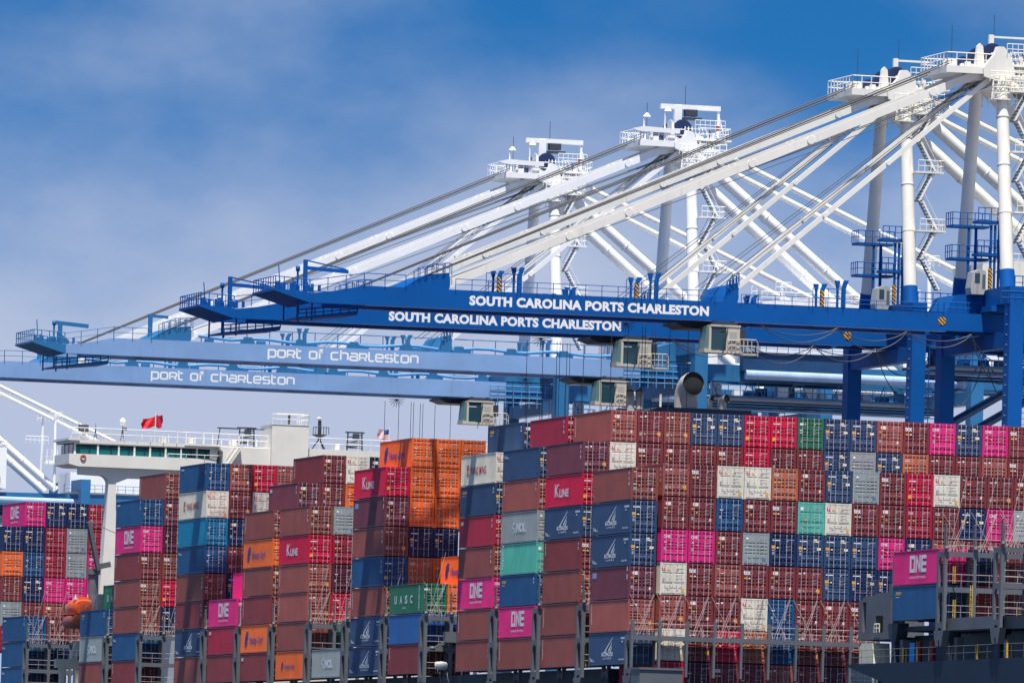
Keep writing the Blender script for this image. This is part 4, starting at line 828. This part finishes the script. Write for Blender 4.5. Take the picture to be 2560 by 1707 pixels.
    # boom posts with flared tops, some striped
    posts = ((-48.6, 1, 2.0), (-46.6, 0, 2.4), (-41.4, 0, 0.8), (-35.2, 1, 2.0), (-33.3, 0, 2.5), (-23.7, 0, 0.8), (-17, 1, 2.2), (-14.9, 0, 2.6)) if A else ((-43.0, 0, 1.3), (-41.2, 0, 1.9), (-31.7, 0, 1.5), (-30, 0, 1.7), (-17.3, 0, 1.4), (-14.8, 0, 1.8))
    for x_, hz, hh in posts:
        b = MB(); b.box(x_, x_+0.34, -3.6, -3.2, zt, zt+hh*0.7); part(b, 'boom_post', HAZ if hz else low)
        b = MB(); b.prism([(x_, zt+hh*0.7), (x_+0.34, zt+hh*0.7), (x_+0.62, zt+hh), (x_+0.2, zt+hh)], 'y', -3.6, -3.2); b.prism([(x_-0.32, zt+hh*0.7), (x_-0.12, zt+hh*0.7), (x_, zt+hh), (x_-0.5, zt+hh)], 'y', -2.9, -2.6); b.box(x_-0.3, x_-0.14, -2.9, -2.6, zt, zt+hh*0.7); part(b, 'post_guide', low)
    # forestays
    for v in (-3.4, 3.4):
        for (p, q), sz, nm in ((((-53.2, v, H(53.2)), (-1.2, v*0.94, H(75.7))), (0.34, 0.76), 'outer_forestay'), (((-25.4, v, H(53.9)), (-0.8, v*0.94, H(74.9))), (0.24, 0.46), 'inner_forestay')):
            f = part(MB().beam(p, q, *sz), nm, CW_); P0, Q0 = Vector(p), Vector(q)
            for t in ((0.22, 0.33, 0.56, 0.67, 0.9) if sz[1] > 0.5 else (0.35, 0.6)):
                c = P0.lerp(Q0, t); part(MB().tube(c-Vector((0, 0.28, 0)), c+Vector((0, 0.28, 0)), 0.52*sz[1], 12), 'link_pin', CW_, f)
            part(MB().tube(P0-Vector((0, 0.34, 0)), P0+Vector((0, 0.34, 0)), 0.62*sz[1], 14), 'end_pin', CW_, f)
    # ropes
    for (p, q, r_) in [((-54.5, v, H(54.3-0.12*k)), (-4.6+0.3*k, v*0.8, H(76.5-0.1*k)), 0.055) for k, v in enumerate((-3.0, -2.2, 1.2, 2.2))] + [((-53.5, -2.0, H(53.4)), (-0.2, -1.6, H(74.9)), 0.05), ((-53.5, 2.0, H(53.4)), (-0.2, 1.6, H(74.9)), 0.05),
                       ((-53.5, -2.3, H(52.9)), (-0.2, -1.8, H(74.4)), 0.04), ((-26.5, -2.2, H(54.2)), (-0.8, -2.0, H(75.2)), 0.035), ((-26.9, -1.4, H(54.2)), (-0.8, -1.2, H(75.2)), 0.035), ((-27.2, 1.6, H(54.2)), (-0.8, 1.4, H(75.2)), 0.035), ((-27.6, 2.4, H(54.2)), (-0.8, 2.0, H(75.2)), 0.035)]:
        part(MB().tube(p, q, r_, 5), 'hoist_rope', ROPE)
    # A-frame
    for sgn in (-1, 1):
        b = MB(); b.tube((0.3, sgn*6.8, H(56.6)), (0.3, sgn*3.75, H(75.0)), 0.66, 18, 0.58); leg = part(b, 'a_frame_leg', CW_)
        b = MB(); b.tube((0.3, sgn*7.25, H(54.3)), (0.3, sgn*6.79, H(56.65)), 0.78, 18, 0.72); part(b, 'leg_socket', body if A else CW_, leg)
        b = MB(); b.tube((0.8, sgn*3.6, H(74.8)), (27.4, sgn*4.2, H(53.4)), 0.6, 16); part(b, 'rear_strut', CW_)
        b = MB(); b.tube((1.5, sgn*3.2, H(76.0)), (47, sgn*4.4, H(56.4)), 0.3, 12); part(b, 'backstay', CW_)
        b = MB(); b.tube((27, sgn*5.0, H(53.2)), (27, sgn*4.2, H(64.6)), 0.22, 10); b.rail([(26.2, sgn*4.6, H(64.0)), (28, sgn*4.6, H(64.0))], 1.1, 0.04, 0.6); part(b, 'stay_post', CW_)
    b = MB()
    for k in range(4): b.box(25.2+0.3*k, 28.5, -5.5+k, -4.8+k, H(57.2+0.2*k), H(57.35+0.2*k)); b.rail([(25.2, -5.5, H(57.2)), (28.6, -5.5, H(57.2))], 1.1, 0.04, 0.7)
    for k in range(8): b.beam((25.4+0.4*k, -5.6, H(57.4)), (25.0+0.4*k+0.8*random.random(), -5.6, H(59.5)), 0.06, 0.06)
    b.rail([(22.5, -4.4, H(60.3)), (26.0, -4.4, H(60.3))], 1.1, 0.04, 0.7); part(b, 'rear_platform', CW_)
    # head
    b = MB()
    pl = [(-1.6, H(75.1)), (1.0, H(74.4)), (1.5, H(75.6)), (0.9, H(77.4)), (0.3, H(78.0)), (-0.3, H(78.0)), (-0.6, H(77.2)), (-1.7, H(75.9))] if A else [(-1.5, H(75.2)), (0.7, H(74.4)), (1.0, H(75.6)), (0.5, H(77.0)), (-0.2, H(77.2)), (-0.6, H(76.4)), (-1.6, H(75.9))]
    b.prism(pl, 'y', -4.2, -3.4); b.prism(pl, 'y', 3.2, 4.0)
    b.box(-0.5, 1.1, -3.3, 3.3, H(74.3), H(75.4)); part(b, 'head_plates', CW_)
    b = MB(); b.box(-5.3, 0.4, -4.0, 4.0, H(75.35), H(76.0)); b.prism([(-3.6, H(75.5)), (-1.5, H(75.5)), (-1.2, H(74.9)), (-3.0, H(74.9))], 'y', -3.0, 3.0); part(b, 'head_platform', CW_)
    b = MB(); b.rail([(-0.4, -3.95, H(76)), (-5.25, -3.95, H(76)), (-5.25, 3.95, H(76)), (-0.4, 3.95, H(76))], 1.25, 0.05, 1.0); b.rail([(1.2, -4.1, H(76.3)), (4.6, -4.1, H(76.3)), (4.6, 4.1, H(76.3))], 1.2, 0.045, 0.9); b.rail([(1.2, -4.1, H(75.3)), (4.2, -4.1, H(75.3))], 1.0, 0.045, 0.8)
    b.rail([(-0.9, -5.0, H(73.0)), (2.6, -5.0, H(73.0))], 1.1, 0.04, 0.6); b.rail([(-0.9, -5.0, H(74.2)), (2.6, -5.0, H(74.2))], 1.0, 0.04, 0.6); part(b, 'head_railing', CW_)
    b = MB(); b.box(1.0, 4.7, -4.2, 4.2, H(76.15), H(76.3)); b.box(1.0, 4.2, -4.2, 2, H(75.2), H(75.3)); b.box(-0.9, 2.6, -5.1, -3.0, H(72.9), H(73.0)); part(b, 'head_walkway', CW_)
    for v in (-2.6, 0.2, 2.4): part(MB().lathe([(0.2, -0.18), (1.0, -0.18), (1.05, 0), (1.0, 0.18), (0.2, 0.18)], (-0.1 if v > 0 else -0.3, v, H(77.4)), 20, 0, 'y', False), 'sheave', SHV)
    for v in (-1.8, 1.4): part(MB().lathe([(0.2, -0.15), (0.7, -0.15), (0.72, 0), (0.7, 0.15), (0.2, 0.15)], (-1.9, v, H(76.7)), 16, 0, 'y', False), 'sheave', SHV)
    b = MB(); b.prism([(-2.3, H(76)), (-1.3, H(76)), (-1.5, H(78.0)), (-1.8, H(78.3)), (-2.1, H(78.0))], 'y', -3.4, -3.0); part(b, 'sheave_bracket', CW_)
    b = MB()
    if A: b.box(-0.1, 0.35, -1.0, -0.6, H(77.5), H(79.4)); b.box(0.3, 3.9, -1.0, -0.9, H(79.1), H(79.22)); b.box(0.3, 3.7, -0.5, -0.4, H(79.25), H(79.33)); part(b, 'head_beam', CW_)
    else:
        b.box(-0.9, -0.1, -1.6, -0.9, H(76), H(80.0)); b.box(-2.4, 4.2, -1.5, -1.0, H(79.6), H(80.1)); b.box(3.9, 4.15, -1.4, -1.1, H(76.4), H(79.6)); b.beam((4.1, -1.3, H(79.0)), (4.9, -1.3, H(76.2)), 0.1, 0.1); b.box(3.4, 5.0, -1.4, -1.1, H(76.1), H(76.25)); part(b, 'head_gantry', CW_)
        b = MB(); b.box(0.3, 1.6, -1.7, -0.8, H(78.9), H(79.6)); b.box(0.1, 2.1, -1.8, -0.7, H(78.5), H(78.75)); part(b, 'head_hoist', MASTD)
        for x_, hh in ((-4.9, 78.4), (-2.6, 79.1)): part(MB().lathe([(0.42, 0), (0.40, 0.12), (0.1, 0.42), (0, 0.45)], (x_+0.3, -3.8, H(hh)), 10), 'floodlight', CW_); part(MB().tube((x_, -3.8, H(76)), (x_, -3.8, H(hh+0.2)), 0.09, 6), 'floodlight_post', CW_)
        part(MB().prism([(-6.3, H(77.1)), (-5.2, H(76.85)), (-1.0, H(76.8)), (-1.0, H(77.25)), (-5.0, H(77.4))], 'y', -4.1, -3.7), 'head_fairing', CW_)
    b = MB(); b.tube((-3.2, 1, H(76)), (-3.2, 1, H(80.3)), 0.03, 5); b.tube((1.0, 1, H(76)), (1.0, 1, H(81.5 if A else 82.3)), 0.03, 5); b.tube((2.6, -3, H(76)), (2.6, -3, H(78)), 0.05, 5); part(b, 'lightning_rod', MASTD)
    part(MB().box(2.9, 3.4, -3.9, -3.6, H(77.3), H(77.8)), 'beacon', flat('beacon_red', (0.35, 0.05, 0.03)))
    b = MB()
    for k in range(26): x_ = -4.8+random.random()*8.6; v = -3.6+random.random()*3; zz = H(76.0 if x_ < 0.3 else 76.3); b.box(x_, x_+0.2+0.4*random.random(), v, v+0.4, zz, zz+0.2+0.7*random.random())
    part(b, 'head_machinery', CW_)
    b = MB()                                                     # cage of posts and braces round the head
    for k in range(7):
        x_ = -0.9+k*0.62
        for v in (-4.5, 3.9): b.beam((x_, v, H(72.9)), (0.6+(x_-0.6)*0.6, v*0.8, H(77.6)), 0.08, 0.08)
    for k in range(8): zz = H(73.2+k*0.6); b.beam((-0.9+0.1*k, -4.5+0.1*k, zz), (2.8-0.12*k, -4.5+0.1*k, zz), 0.06, 0.06)
    for k in range(6): b.beam((-0.8+k*0.6, -4.55, H(73+0.6*(k % 3))), (0.2+k*0.5, -4.45, H(75+0.5*(k % 3))), 0.07, 0.07)
    b.rail([(-1.2, -4.8, H(74.6)), (3.2, -4.8, H(74.6))], 1.0, 0.04, 0.5); b.rail([(0.6, -4.3, H(77.3)), (3.9, -4.3, H(77.3))], 1.0, 0.04, 0.6); b.rail([(-0.5, -4.7, H(72.0)), (1.9, -4.7, H(72.0))], 1.0, 0.04, 0.5)
    part(b, 'head_cage', CW_)
    for sgn in (-1, 1):                                          # bolted flanges on the tubes
        for t in (0.3, 0.55, 0.8):
            P0, Q0 = Vector((0.8, sgn*3.6, H(74.8))), Vector((27.4, sgn*4.2, H(53.4))); d = (Q0-P0).normalized(); c = P0.lerp(Q0, t); part(MB().tube(c-d*0.06, c+d*0.06, 0.66, 16), 'flange', CW_)
            P0, Q0 = Vector((0.3, sgn*6.8, H(56.6))), Vector((0.3, sgn*3.75, H(75.0))); d = (Q0-P0).normalized(); c = P0.lerp(Q0, t); part(MB().tube(c-d*0.04, c+d*0.04, 0.67, 16), 'flange', CW_)
    # stairs zigzag behind the near leg
    zz = 56.4; k = 0; v = -5.6
    while zz < 73.6:
        a, e = (0.9, 3.0) if k % 2 else (1.3, 3.2)
        hh = 2.9; s0, s1 = ((1.1, 2.6) if k % 2 else (2.9, 1.3)); vv = -(6.8-3.05*(zz-56.6)/18.4)-0.2
        b = MB()
        for i in range(10): t = i/9; b.box(s0+(s1-s0)*t-0.05, s0+(s1-s0)*t+0.3, vv-0.62, vv+0.62, H(zz+hh*t), H(zz+hh*t)+0.07, 1)
        for dv in (-0.64, 0.64): b.beam((s0+0.1, vv+dv, H(zz)), (s1+0.1, vv+dv, H(zz+hh)), 0.05, 0.2); b.beam((s0+0.1, vv+dv, H(zz+1.0)), (s1+0.1, vv+dv, H(zz+hh+1.0)), 0.05, 0.05)
        part(b, 'stair_flight', [CW_, DECKG])
        if k % 2:
            b = MB(); b.box(0.7, 3.6, vv-0.8, vv+0.8, H(zz+hh-0.16), H(zz+hh)); b.rail([(1.0, vv-0.75, H(zz+hh)), (3.55, vv-0.75, H(zz+hh)), (3.55, vv+0.75, H(zz+hh))], 1.1, 0.04, 0.6); part(b, 'stair_landing', CW_)
        zz += hh; k += 1
    # portal
    for sgn in (-1, 1):
        v = sgn*10.2
        for u_, nm in ((0.0, 'waterside_leg'), (30.5, 'landside_leg')):
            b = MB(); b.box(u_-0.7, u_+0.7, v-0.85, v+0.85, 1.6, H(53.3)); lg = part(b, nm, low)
            b = MB(); b.box(u_-0.9, u_+0.9, v-4, v+4, 0.6, 1.6)
            for k in range(4): b.lathe([(0, -0.15), (0.4, -0.15), (0.4, 0.15), (0, 0.15)], (u_, v-3+k*2, 0.42), 12, 0, 'x')
            part(b, 'bogie', low, lg)
        b = MB(); b.tube((0.5, v, H(41.0)), (30, v, H(41.0)), 0.55, 12); part(b, 'portal_tie', low)
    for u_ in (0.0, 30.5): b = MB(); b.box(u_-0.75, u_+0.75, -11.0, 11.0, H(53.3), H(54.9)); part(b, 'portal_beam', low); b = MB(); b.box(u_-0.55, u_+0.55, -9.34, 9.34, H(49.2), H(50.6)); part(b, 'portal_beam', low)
    if A:
        b = MB(); b.box(-1.2, 2.0, -7.0, 7.0, H(52.7), H(53.25)); b.prism([(-4.4, H(52.6)), (-0.6, H(52.6)), (-0.6, H(54.6)), (-3.6, H(54.3))], 'y', -3.0, 3.0); part(b, 'hinge_housing', low)
    else:
        b = MB(); b.prism([(-4.5, H(52.7)), (1.0, H(52.7)), (1.0, H(54.9)), (0.2, H(55.1)), (-4.5, H(53.6))], 'y', -3.9, 3.9); part(b, 'hinge_housing', low)
        for v, zz in ((-5.2, 51.6), (5.2, 51.6)): part(MB().tube((6.6, v, H(zz)), (31, v, H(zz)), 0.52, 14), 'tie_tube', paint('tube_pale_blue', (0.33, 0.46, 0.68), 0.45, 0.08, 0.2))
        b = MB(); b.rail([(-6.5, -4.2, H(51.0)), (2.6, -4.2, H(51.0))], 1.2, 0.05, 0.9); b.rail([(-6.5, -4.2, H(49.8)), (2.6, -4.2, H(49.8))], 1.1, 0.05, 0.9)
        for k in range(14): x_ = 0.6+0.12*k; b.beam((x_, -4.4, H(46.5)), (x_+0.2, -4.4, H(51.5)), 0.06, 0.06) if k % 3 == 0 else None
        for k in range(8): b.box(0.5, 2.4, -4.6, -4.4, H(46.6+k*0.6), H(46.68+k*0.6))
        part(b, 'hinge_platform', paint('crane_pipe_blue', (0.10, 0.30, 0.55)))
    # houses
    HW = CW_
    b = MB(); b.prism([(8.4, H(53.3)), (19.6, H(53.3)), (19.6, H(59.4)), (14, H(60.1)), (8.4, H(59.4))], 'y', -4.6, 4.6); mh = part(b, 'machinery_house', HW)
    b = MB()
    for k in range(12): b.box(8.9+k*0.9, 8.96+k*0.9, -4.64, -4.6, H(53.4), H(59.3))
    part(b, 'house_rib', HW, mh)
    b = MB(); b.rail([(8.4, -4.6, H(59.4)), (19.6, -4.6, H(59.4))], 1.1, 0.04, 1.2); part(b, 'roof_railing', HW, mh)
    b = MB(); b.box(29.6, 42, -4.2, 4.2, H(53.2), H(56.2)); eh = part(b, 'electrical_house', HW)
    for k in range(26): part(MB().box(29.7+k*0.47, 29.85+k*0.47, -4.23, -4.2, H(53.3), H(56.1)), 'panel_rib', HW, eh)
    b = MB(); b.box(6.3, 18.5, -5.4, -4.05, H(52.0), H(53.9)); b.box(6.3, 18.0, -5.6, -5.4, H(53.9), H(54.0)); part(b, 'girder_walkway', CRB if A else paint('girder_shadow_blue', (0.012, 0.06, 0.16)))  # on the pale cranes the girder's shade is put into this blue
    b = MB(); b.rail([(6.3, -5.5, H(53.9)), (18.5, -5.5, H(53.9))], 1.1, 0.04, 1.2); b.rail([(28.5, -5, H(53.2)), (44, -5, H(53.2))], 1.1, 0.04, 1.2); part(b, 'girder_railing', low)
    # machinery, pipes and gangways slung under the bridge girders
    NV = paint('crane_navy', (0.006, 0.045, 0.13), 0.5, 0.15, 0.2)
    b = MB(); b.box(3.5, 27.5, -5.0, 5.0, H(49.1), H(49.35)); part(b, 'service_gangway', NV)
    b = MB(); b.rail([(3.5, -5.0, H(49.35)), (27.5, -5.0, H(49.35))], 1.1, 0.045, 1.3); b.rail([(3.5, 5.0, H(49.35)), (27.5, 5.0, H(49.35))], 1.1, 0.045, 1.3); part(b, 'gangway_railing', low)
    rg = random.Random(5 if A else 6)
    for k in range(14):
        x_ = 4+k*1.65; v = -4.6+rg.random()*3; hh = 0.5+rg.random()*1.2; b = MB(); b.box(x_, x_+0.6+rg.random()*0.7, v, v+1.2, H(49.35), H(49.35+hh)); part(b, 'machinery_box', rg.choice((NV, low, CW_, DECKG)))
    for k in range(4): b = MB(); b.tube((2.5, -4.7+k*0.5, H(48.7-0.25*k)), (28.5, -4.7+k*0.5, H(48.7-0.25*k)), 0.10+0.03*(k % 2), 8); part(b, 'service_pipe', rg.choice((NV, low, paint('tube_pale_blue', (0.33, 0.46, 0.68)))))
    for k in range(10): x_ = 3.8+k*2.5; b = MB(); b.beam((x_, -4.9, H(49.1)), (x_+(0.9 if k % 2 else -0.9), -4.9, H(51.0)), 0.09, 0.09); part(b, 'hanger', low)
    b = MB()                                                     # caged ladder down the leg
    for k in range(15): b.box(1.0, 1.7, -9.2, -9.1, H(42+k*0.55), H(42.06+k*0.55))
    for x_ in (1.0, 1.66): b.box(x_, x_+0.06, -9.2, -9.1, H(41.5), H(50.5))
    b.box(0.8, 2.6, -9.6, -8.4, H(46.0), H(46.1)); b.rail([(0.8, -9.6, H(46.1)), (2.6, -9.6, H(46.1)), (2.6, -8.4, H(46.1))], 1.1, 0.04, 0.5); part(b, 'leg_ladder', low)
    # trolley with the driver's cab
    tu = -28.2 if A else -9.2
    b = MB(); b.box(tu-2.5, tu+4.2, -2.7, 2.3, H(50.4), H(50.65)); b.prism([(tu-2.4, H(50.4)), (tu-1.6, H(50.1)), (tu+3, H(50.1)), (tu+4.0, H(50.4))], 'y', -2.3, 2.0)
    for k in range(9): a = math.pi*(k/8); b.beam((tu-7.5, -2.4, H(50.3)), (tu-7.5+0.9*math.cos(a), -2.4, H(50.3)-0.9*math.sin(a)), 0.05, 0.05)
    part(b, 'trolley', DECKD)
    cb = bpy.data.objects.new('driver_cab', None); C.objects.link(cb); cb.parent = root; cb.location = (tu, 0.5, H(47.75)); cb.scale = (1.12, 1.12, 1.12)
    b = MB(); b.box(1.4, 2.6, -4.9, -3.0, 0.2, 2.2); b.box(0, 2.65, -4.95, -2.95, 2.2, 2.35); b.prism([(-0.5, 0.0), (2.8, 0.0), (2.8, 0.2), (0.2, 0.2), (-0.5, 0.35)], 'y', -4.95, -2.95); b.box(-0.1, 0.1, -4.9, -4.8, 0.2, 2.2); part(b, 'cab_body', CABM, cb)
    part(MB().box(0.1, 1.4, -4.86, -4.82, 0.25, 1.7), 'cab_window', GLASS, cb); part(MB().box(0.1, 1.4, -4.86, -4.82, 1.8, 2.2), 'cab_window', GLASS, cb); part(MB().prism([(-0.45, 0.3), (-0.05, 0.2), (-0.05, 2.2), (-0.3, 2.2)], 'y', -4.8, -3.0), 'front_window', flat('cab_green_glass', (0.10, 0.19, 0.17), 0.15), cb)
    b = MB(); b.rail([(2.6, -4.9, 0.1), (4.0, -4.9, 0.1), (4.2, -4.9, -0.2)], 1.1, 0.04, 0.4); b.rail([(1.5, -5.0, 0.2), (2.6, -5.0, 0.2)], 0.9, 0.035, 0.35); b.box(2.6, 4.1, -4.9, -3.2, -0.1, 0.05); part(b, 'cab_railing', CABM, cb)
    b = MB(); b.beam((1.5, -5.02, 2.2), (1.0, -5.02, -0.4), 0.05, 0.05); b.beam((2.9, -4.6, 2.3), (2.9, -4.6, 0.1), 0.08, 0.08); b.box(0.3, 2.4, -4.7, -3.3, 2.35, 2.6); b.box(2.65, 3.2, -4.7, -3.6, 0.9, 2.0); b.beam((0.6, -4.0, 2.3), (0.6, -4.0, 2.75), 0.3, 0.3); b.beam((2.2, -4.0, 2.3), (2.2, -4.0, 2.75), 0.3, 0.3); part(b, 'cab_fittings', DECKD, cb)
    part(MB().box(1.7, 2.3, -4.94, -4.9, 0.3, 1.8), 'cab_door', flat('cab_door_grey', (0.38, 0.36, 0.32)), cb)
    for x_ in ((-7.6, -6.0, -4.6, -4.3, -2.9, -2.6, -1.2, 0.6)): part(MB().tube((tu+x_-0.9, 1.2 if x_ > -4 else -1.2, H(50.1)), (tu+x_-0.9, 1.2 if x_ > -4 else -1.2, H(40)), 0.03, 5), 'hoist_rope', ROPE)
    # festoon: cable loops under the girder
    lp = [(-23.0, -15.5, 1.5), (-15.5, -8.6, 1.9), (-8.6, -2.2, 1.4)] if A else []
    for a, e, d in lp + [(-2.2, 3.6, 4.6), (3.6, 9.0, 5.2), (9, 14, 4.8)] if A else []:
        n = 12
        for s, dd in ((0, d), (0.25, d*0.55)):
            part(MB().path([(a+(e-a)*i/n, -4.3+s, H(50.6)-dd*math.sin(math.pi*i/n)**0.75) for i in range(n+1)], 0.05, 5), 'festoon_cable', ROPE)
    if A:                                                        # blue service tower and white cabin by the A-frame
        b = MB()
        for zz in (57.8, 60.9):
            b.box(-3.5, 0.2, -1.6, 0.4, H(zz), H(zz)+0.22); b.rail([(0.2, -1.6, H(zz+0.2)), (-3.5, -1.6, H(zz+0.2)), (-3.5, 0.4, H(zz+0.2))], 1.2, 0.045, 0.7); b.box(-1.6, 1.6, -3.6, -1.8, H(zz+0.35), H(zz)+0.6); b.rail([(-1.6, -3.6, H(zz+0.6)), (1.6, -3.6, H(zz+0.6))], 1.2, 0.045, 0.7)
        for x_, v in ((-1.9, -1.5), (-1.2, -1.5), (-0.3, -3.4), (0.1, -3.4), (0.5, -3.4), (1.5, -3.4), (-0.6, 0.2), (1.6, -2.0)): b.box(x_, x_+0.2, v, v+0.2, H(53), H(61.1))
        for zz in (54.5, 56.2, 57.5, 59.2): b.beam((-0.2, -3.3, H(zz)), (1.6, -3.3, H(zz+1.4)), 0.07, 0.07)
        part(b, 'service_tower', low)
        b = MB(); b.prism([(-2.4, H(54.4)), (-1.2, H(54.4)), (-1.0, H(55.0)), (-1.0, H(56.6)), (-1.5, H(56.8)), (-2.3, H(56.5)), (-2.5, H(55.0))], 'y', -4.5, -2.9); ck = part(b, 'check_cabin', paint('cabin_grey', (0.40, 0.41, 0.39), 0.5, 0.15, 0.4))
        part(MB().box(-1.35, -1.05, -4.53, -4.5, H(55.0), H(56.3)), 'cabin_louvre', DECKG, ck)
        part(MB().box(-2.1, -1.6, -4.53, -4.5, H(55.5), H(56.4)), 'cabin_window', GLASS, ck)
        b = MB(); b.rail([(0.9, -7.5, H(54.9)), (5.5, -7.5, H(54.9))], 1.2, 0.05, 0.8); b.rail([(-5.5, -3.9, zt), (-1.2, -3.9, zt)], 1.0, 0.045, 0.6); b.rail([(-1.6, -11, H(53.2)), (2.0, -11, H(53.2))], 1.2, 0.05, 0.7); part(b, 'portal_railing', low)
        part(MB().box(-0.5, -0.2, -3.9, -3.6, H(53.6), H(57.0)), 'striped_post', HAZ)
        for k in range(16): b = MB().box(-0.74, -0.70, -10.3, -9.9, H(38+k*0.95), H(38+k*0.95)+0.05) if k == 0 else b.box(-0.74, -0.70, -10.3, -9.9, H(38+k*0.95), H(38+k*0.95)+0.05)
        part(b, 'leg_rungs', flat('rung_white', (0.7, 0.72, 0.75)))
    return root
ca = make_crane('a'); ca.location.y = 821.5; tag(ca, 'nearest quay crane with royal blue boom and white capital lettering, rightmost of all', 'crane', 'ship to shore cranes along the quay')
ca2 = copy_tree(ca); ca2.location.y = 851.0
GLB = paint('brace_gloss_blue', (0.0, 0.05, 0.16), 0.18, 0.08, 0.1, spec=0.6)
for zz in (0.0, -2.0): MB().tube((0.5, 10.2, H(42.7+zz)), (13.5, 10.2, H(50.4+zz)), 0.42, 14).build('portal_brace', GLB, ca)
tag(ca2, 'second quay crane, royal blue boom with white capitals just behind the nearest one', 'crane')
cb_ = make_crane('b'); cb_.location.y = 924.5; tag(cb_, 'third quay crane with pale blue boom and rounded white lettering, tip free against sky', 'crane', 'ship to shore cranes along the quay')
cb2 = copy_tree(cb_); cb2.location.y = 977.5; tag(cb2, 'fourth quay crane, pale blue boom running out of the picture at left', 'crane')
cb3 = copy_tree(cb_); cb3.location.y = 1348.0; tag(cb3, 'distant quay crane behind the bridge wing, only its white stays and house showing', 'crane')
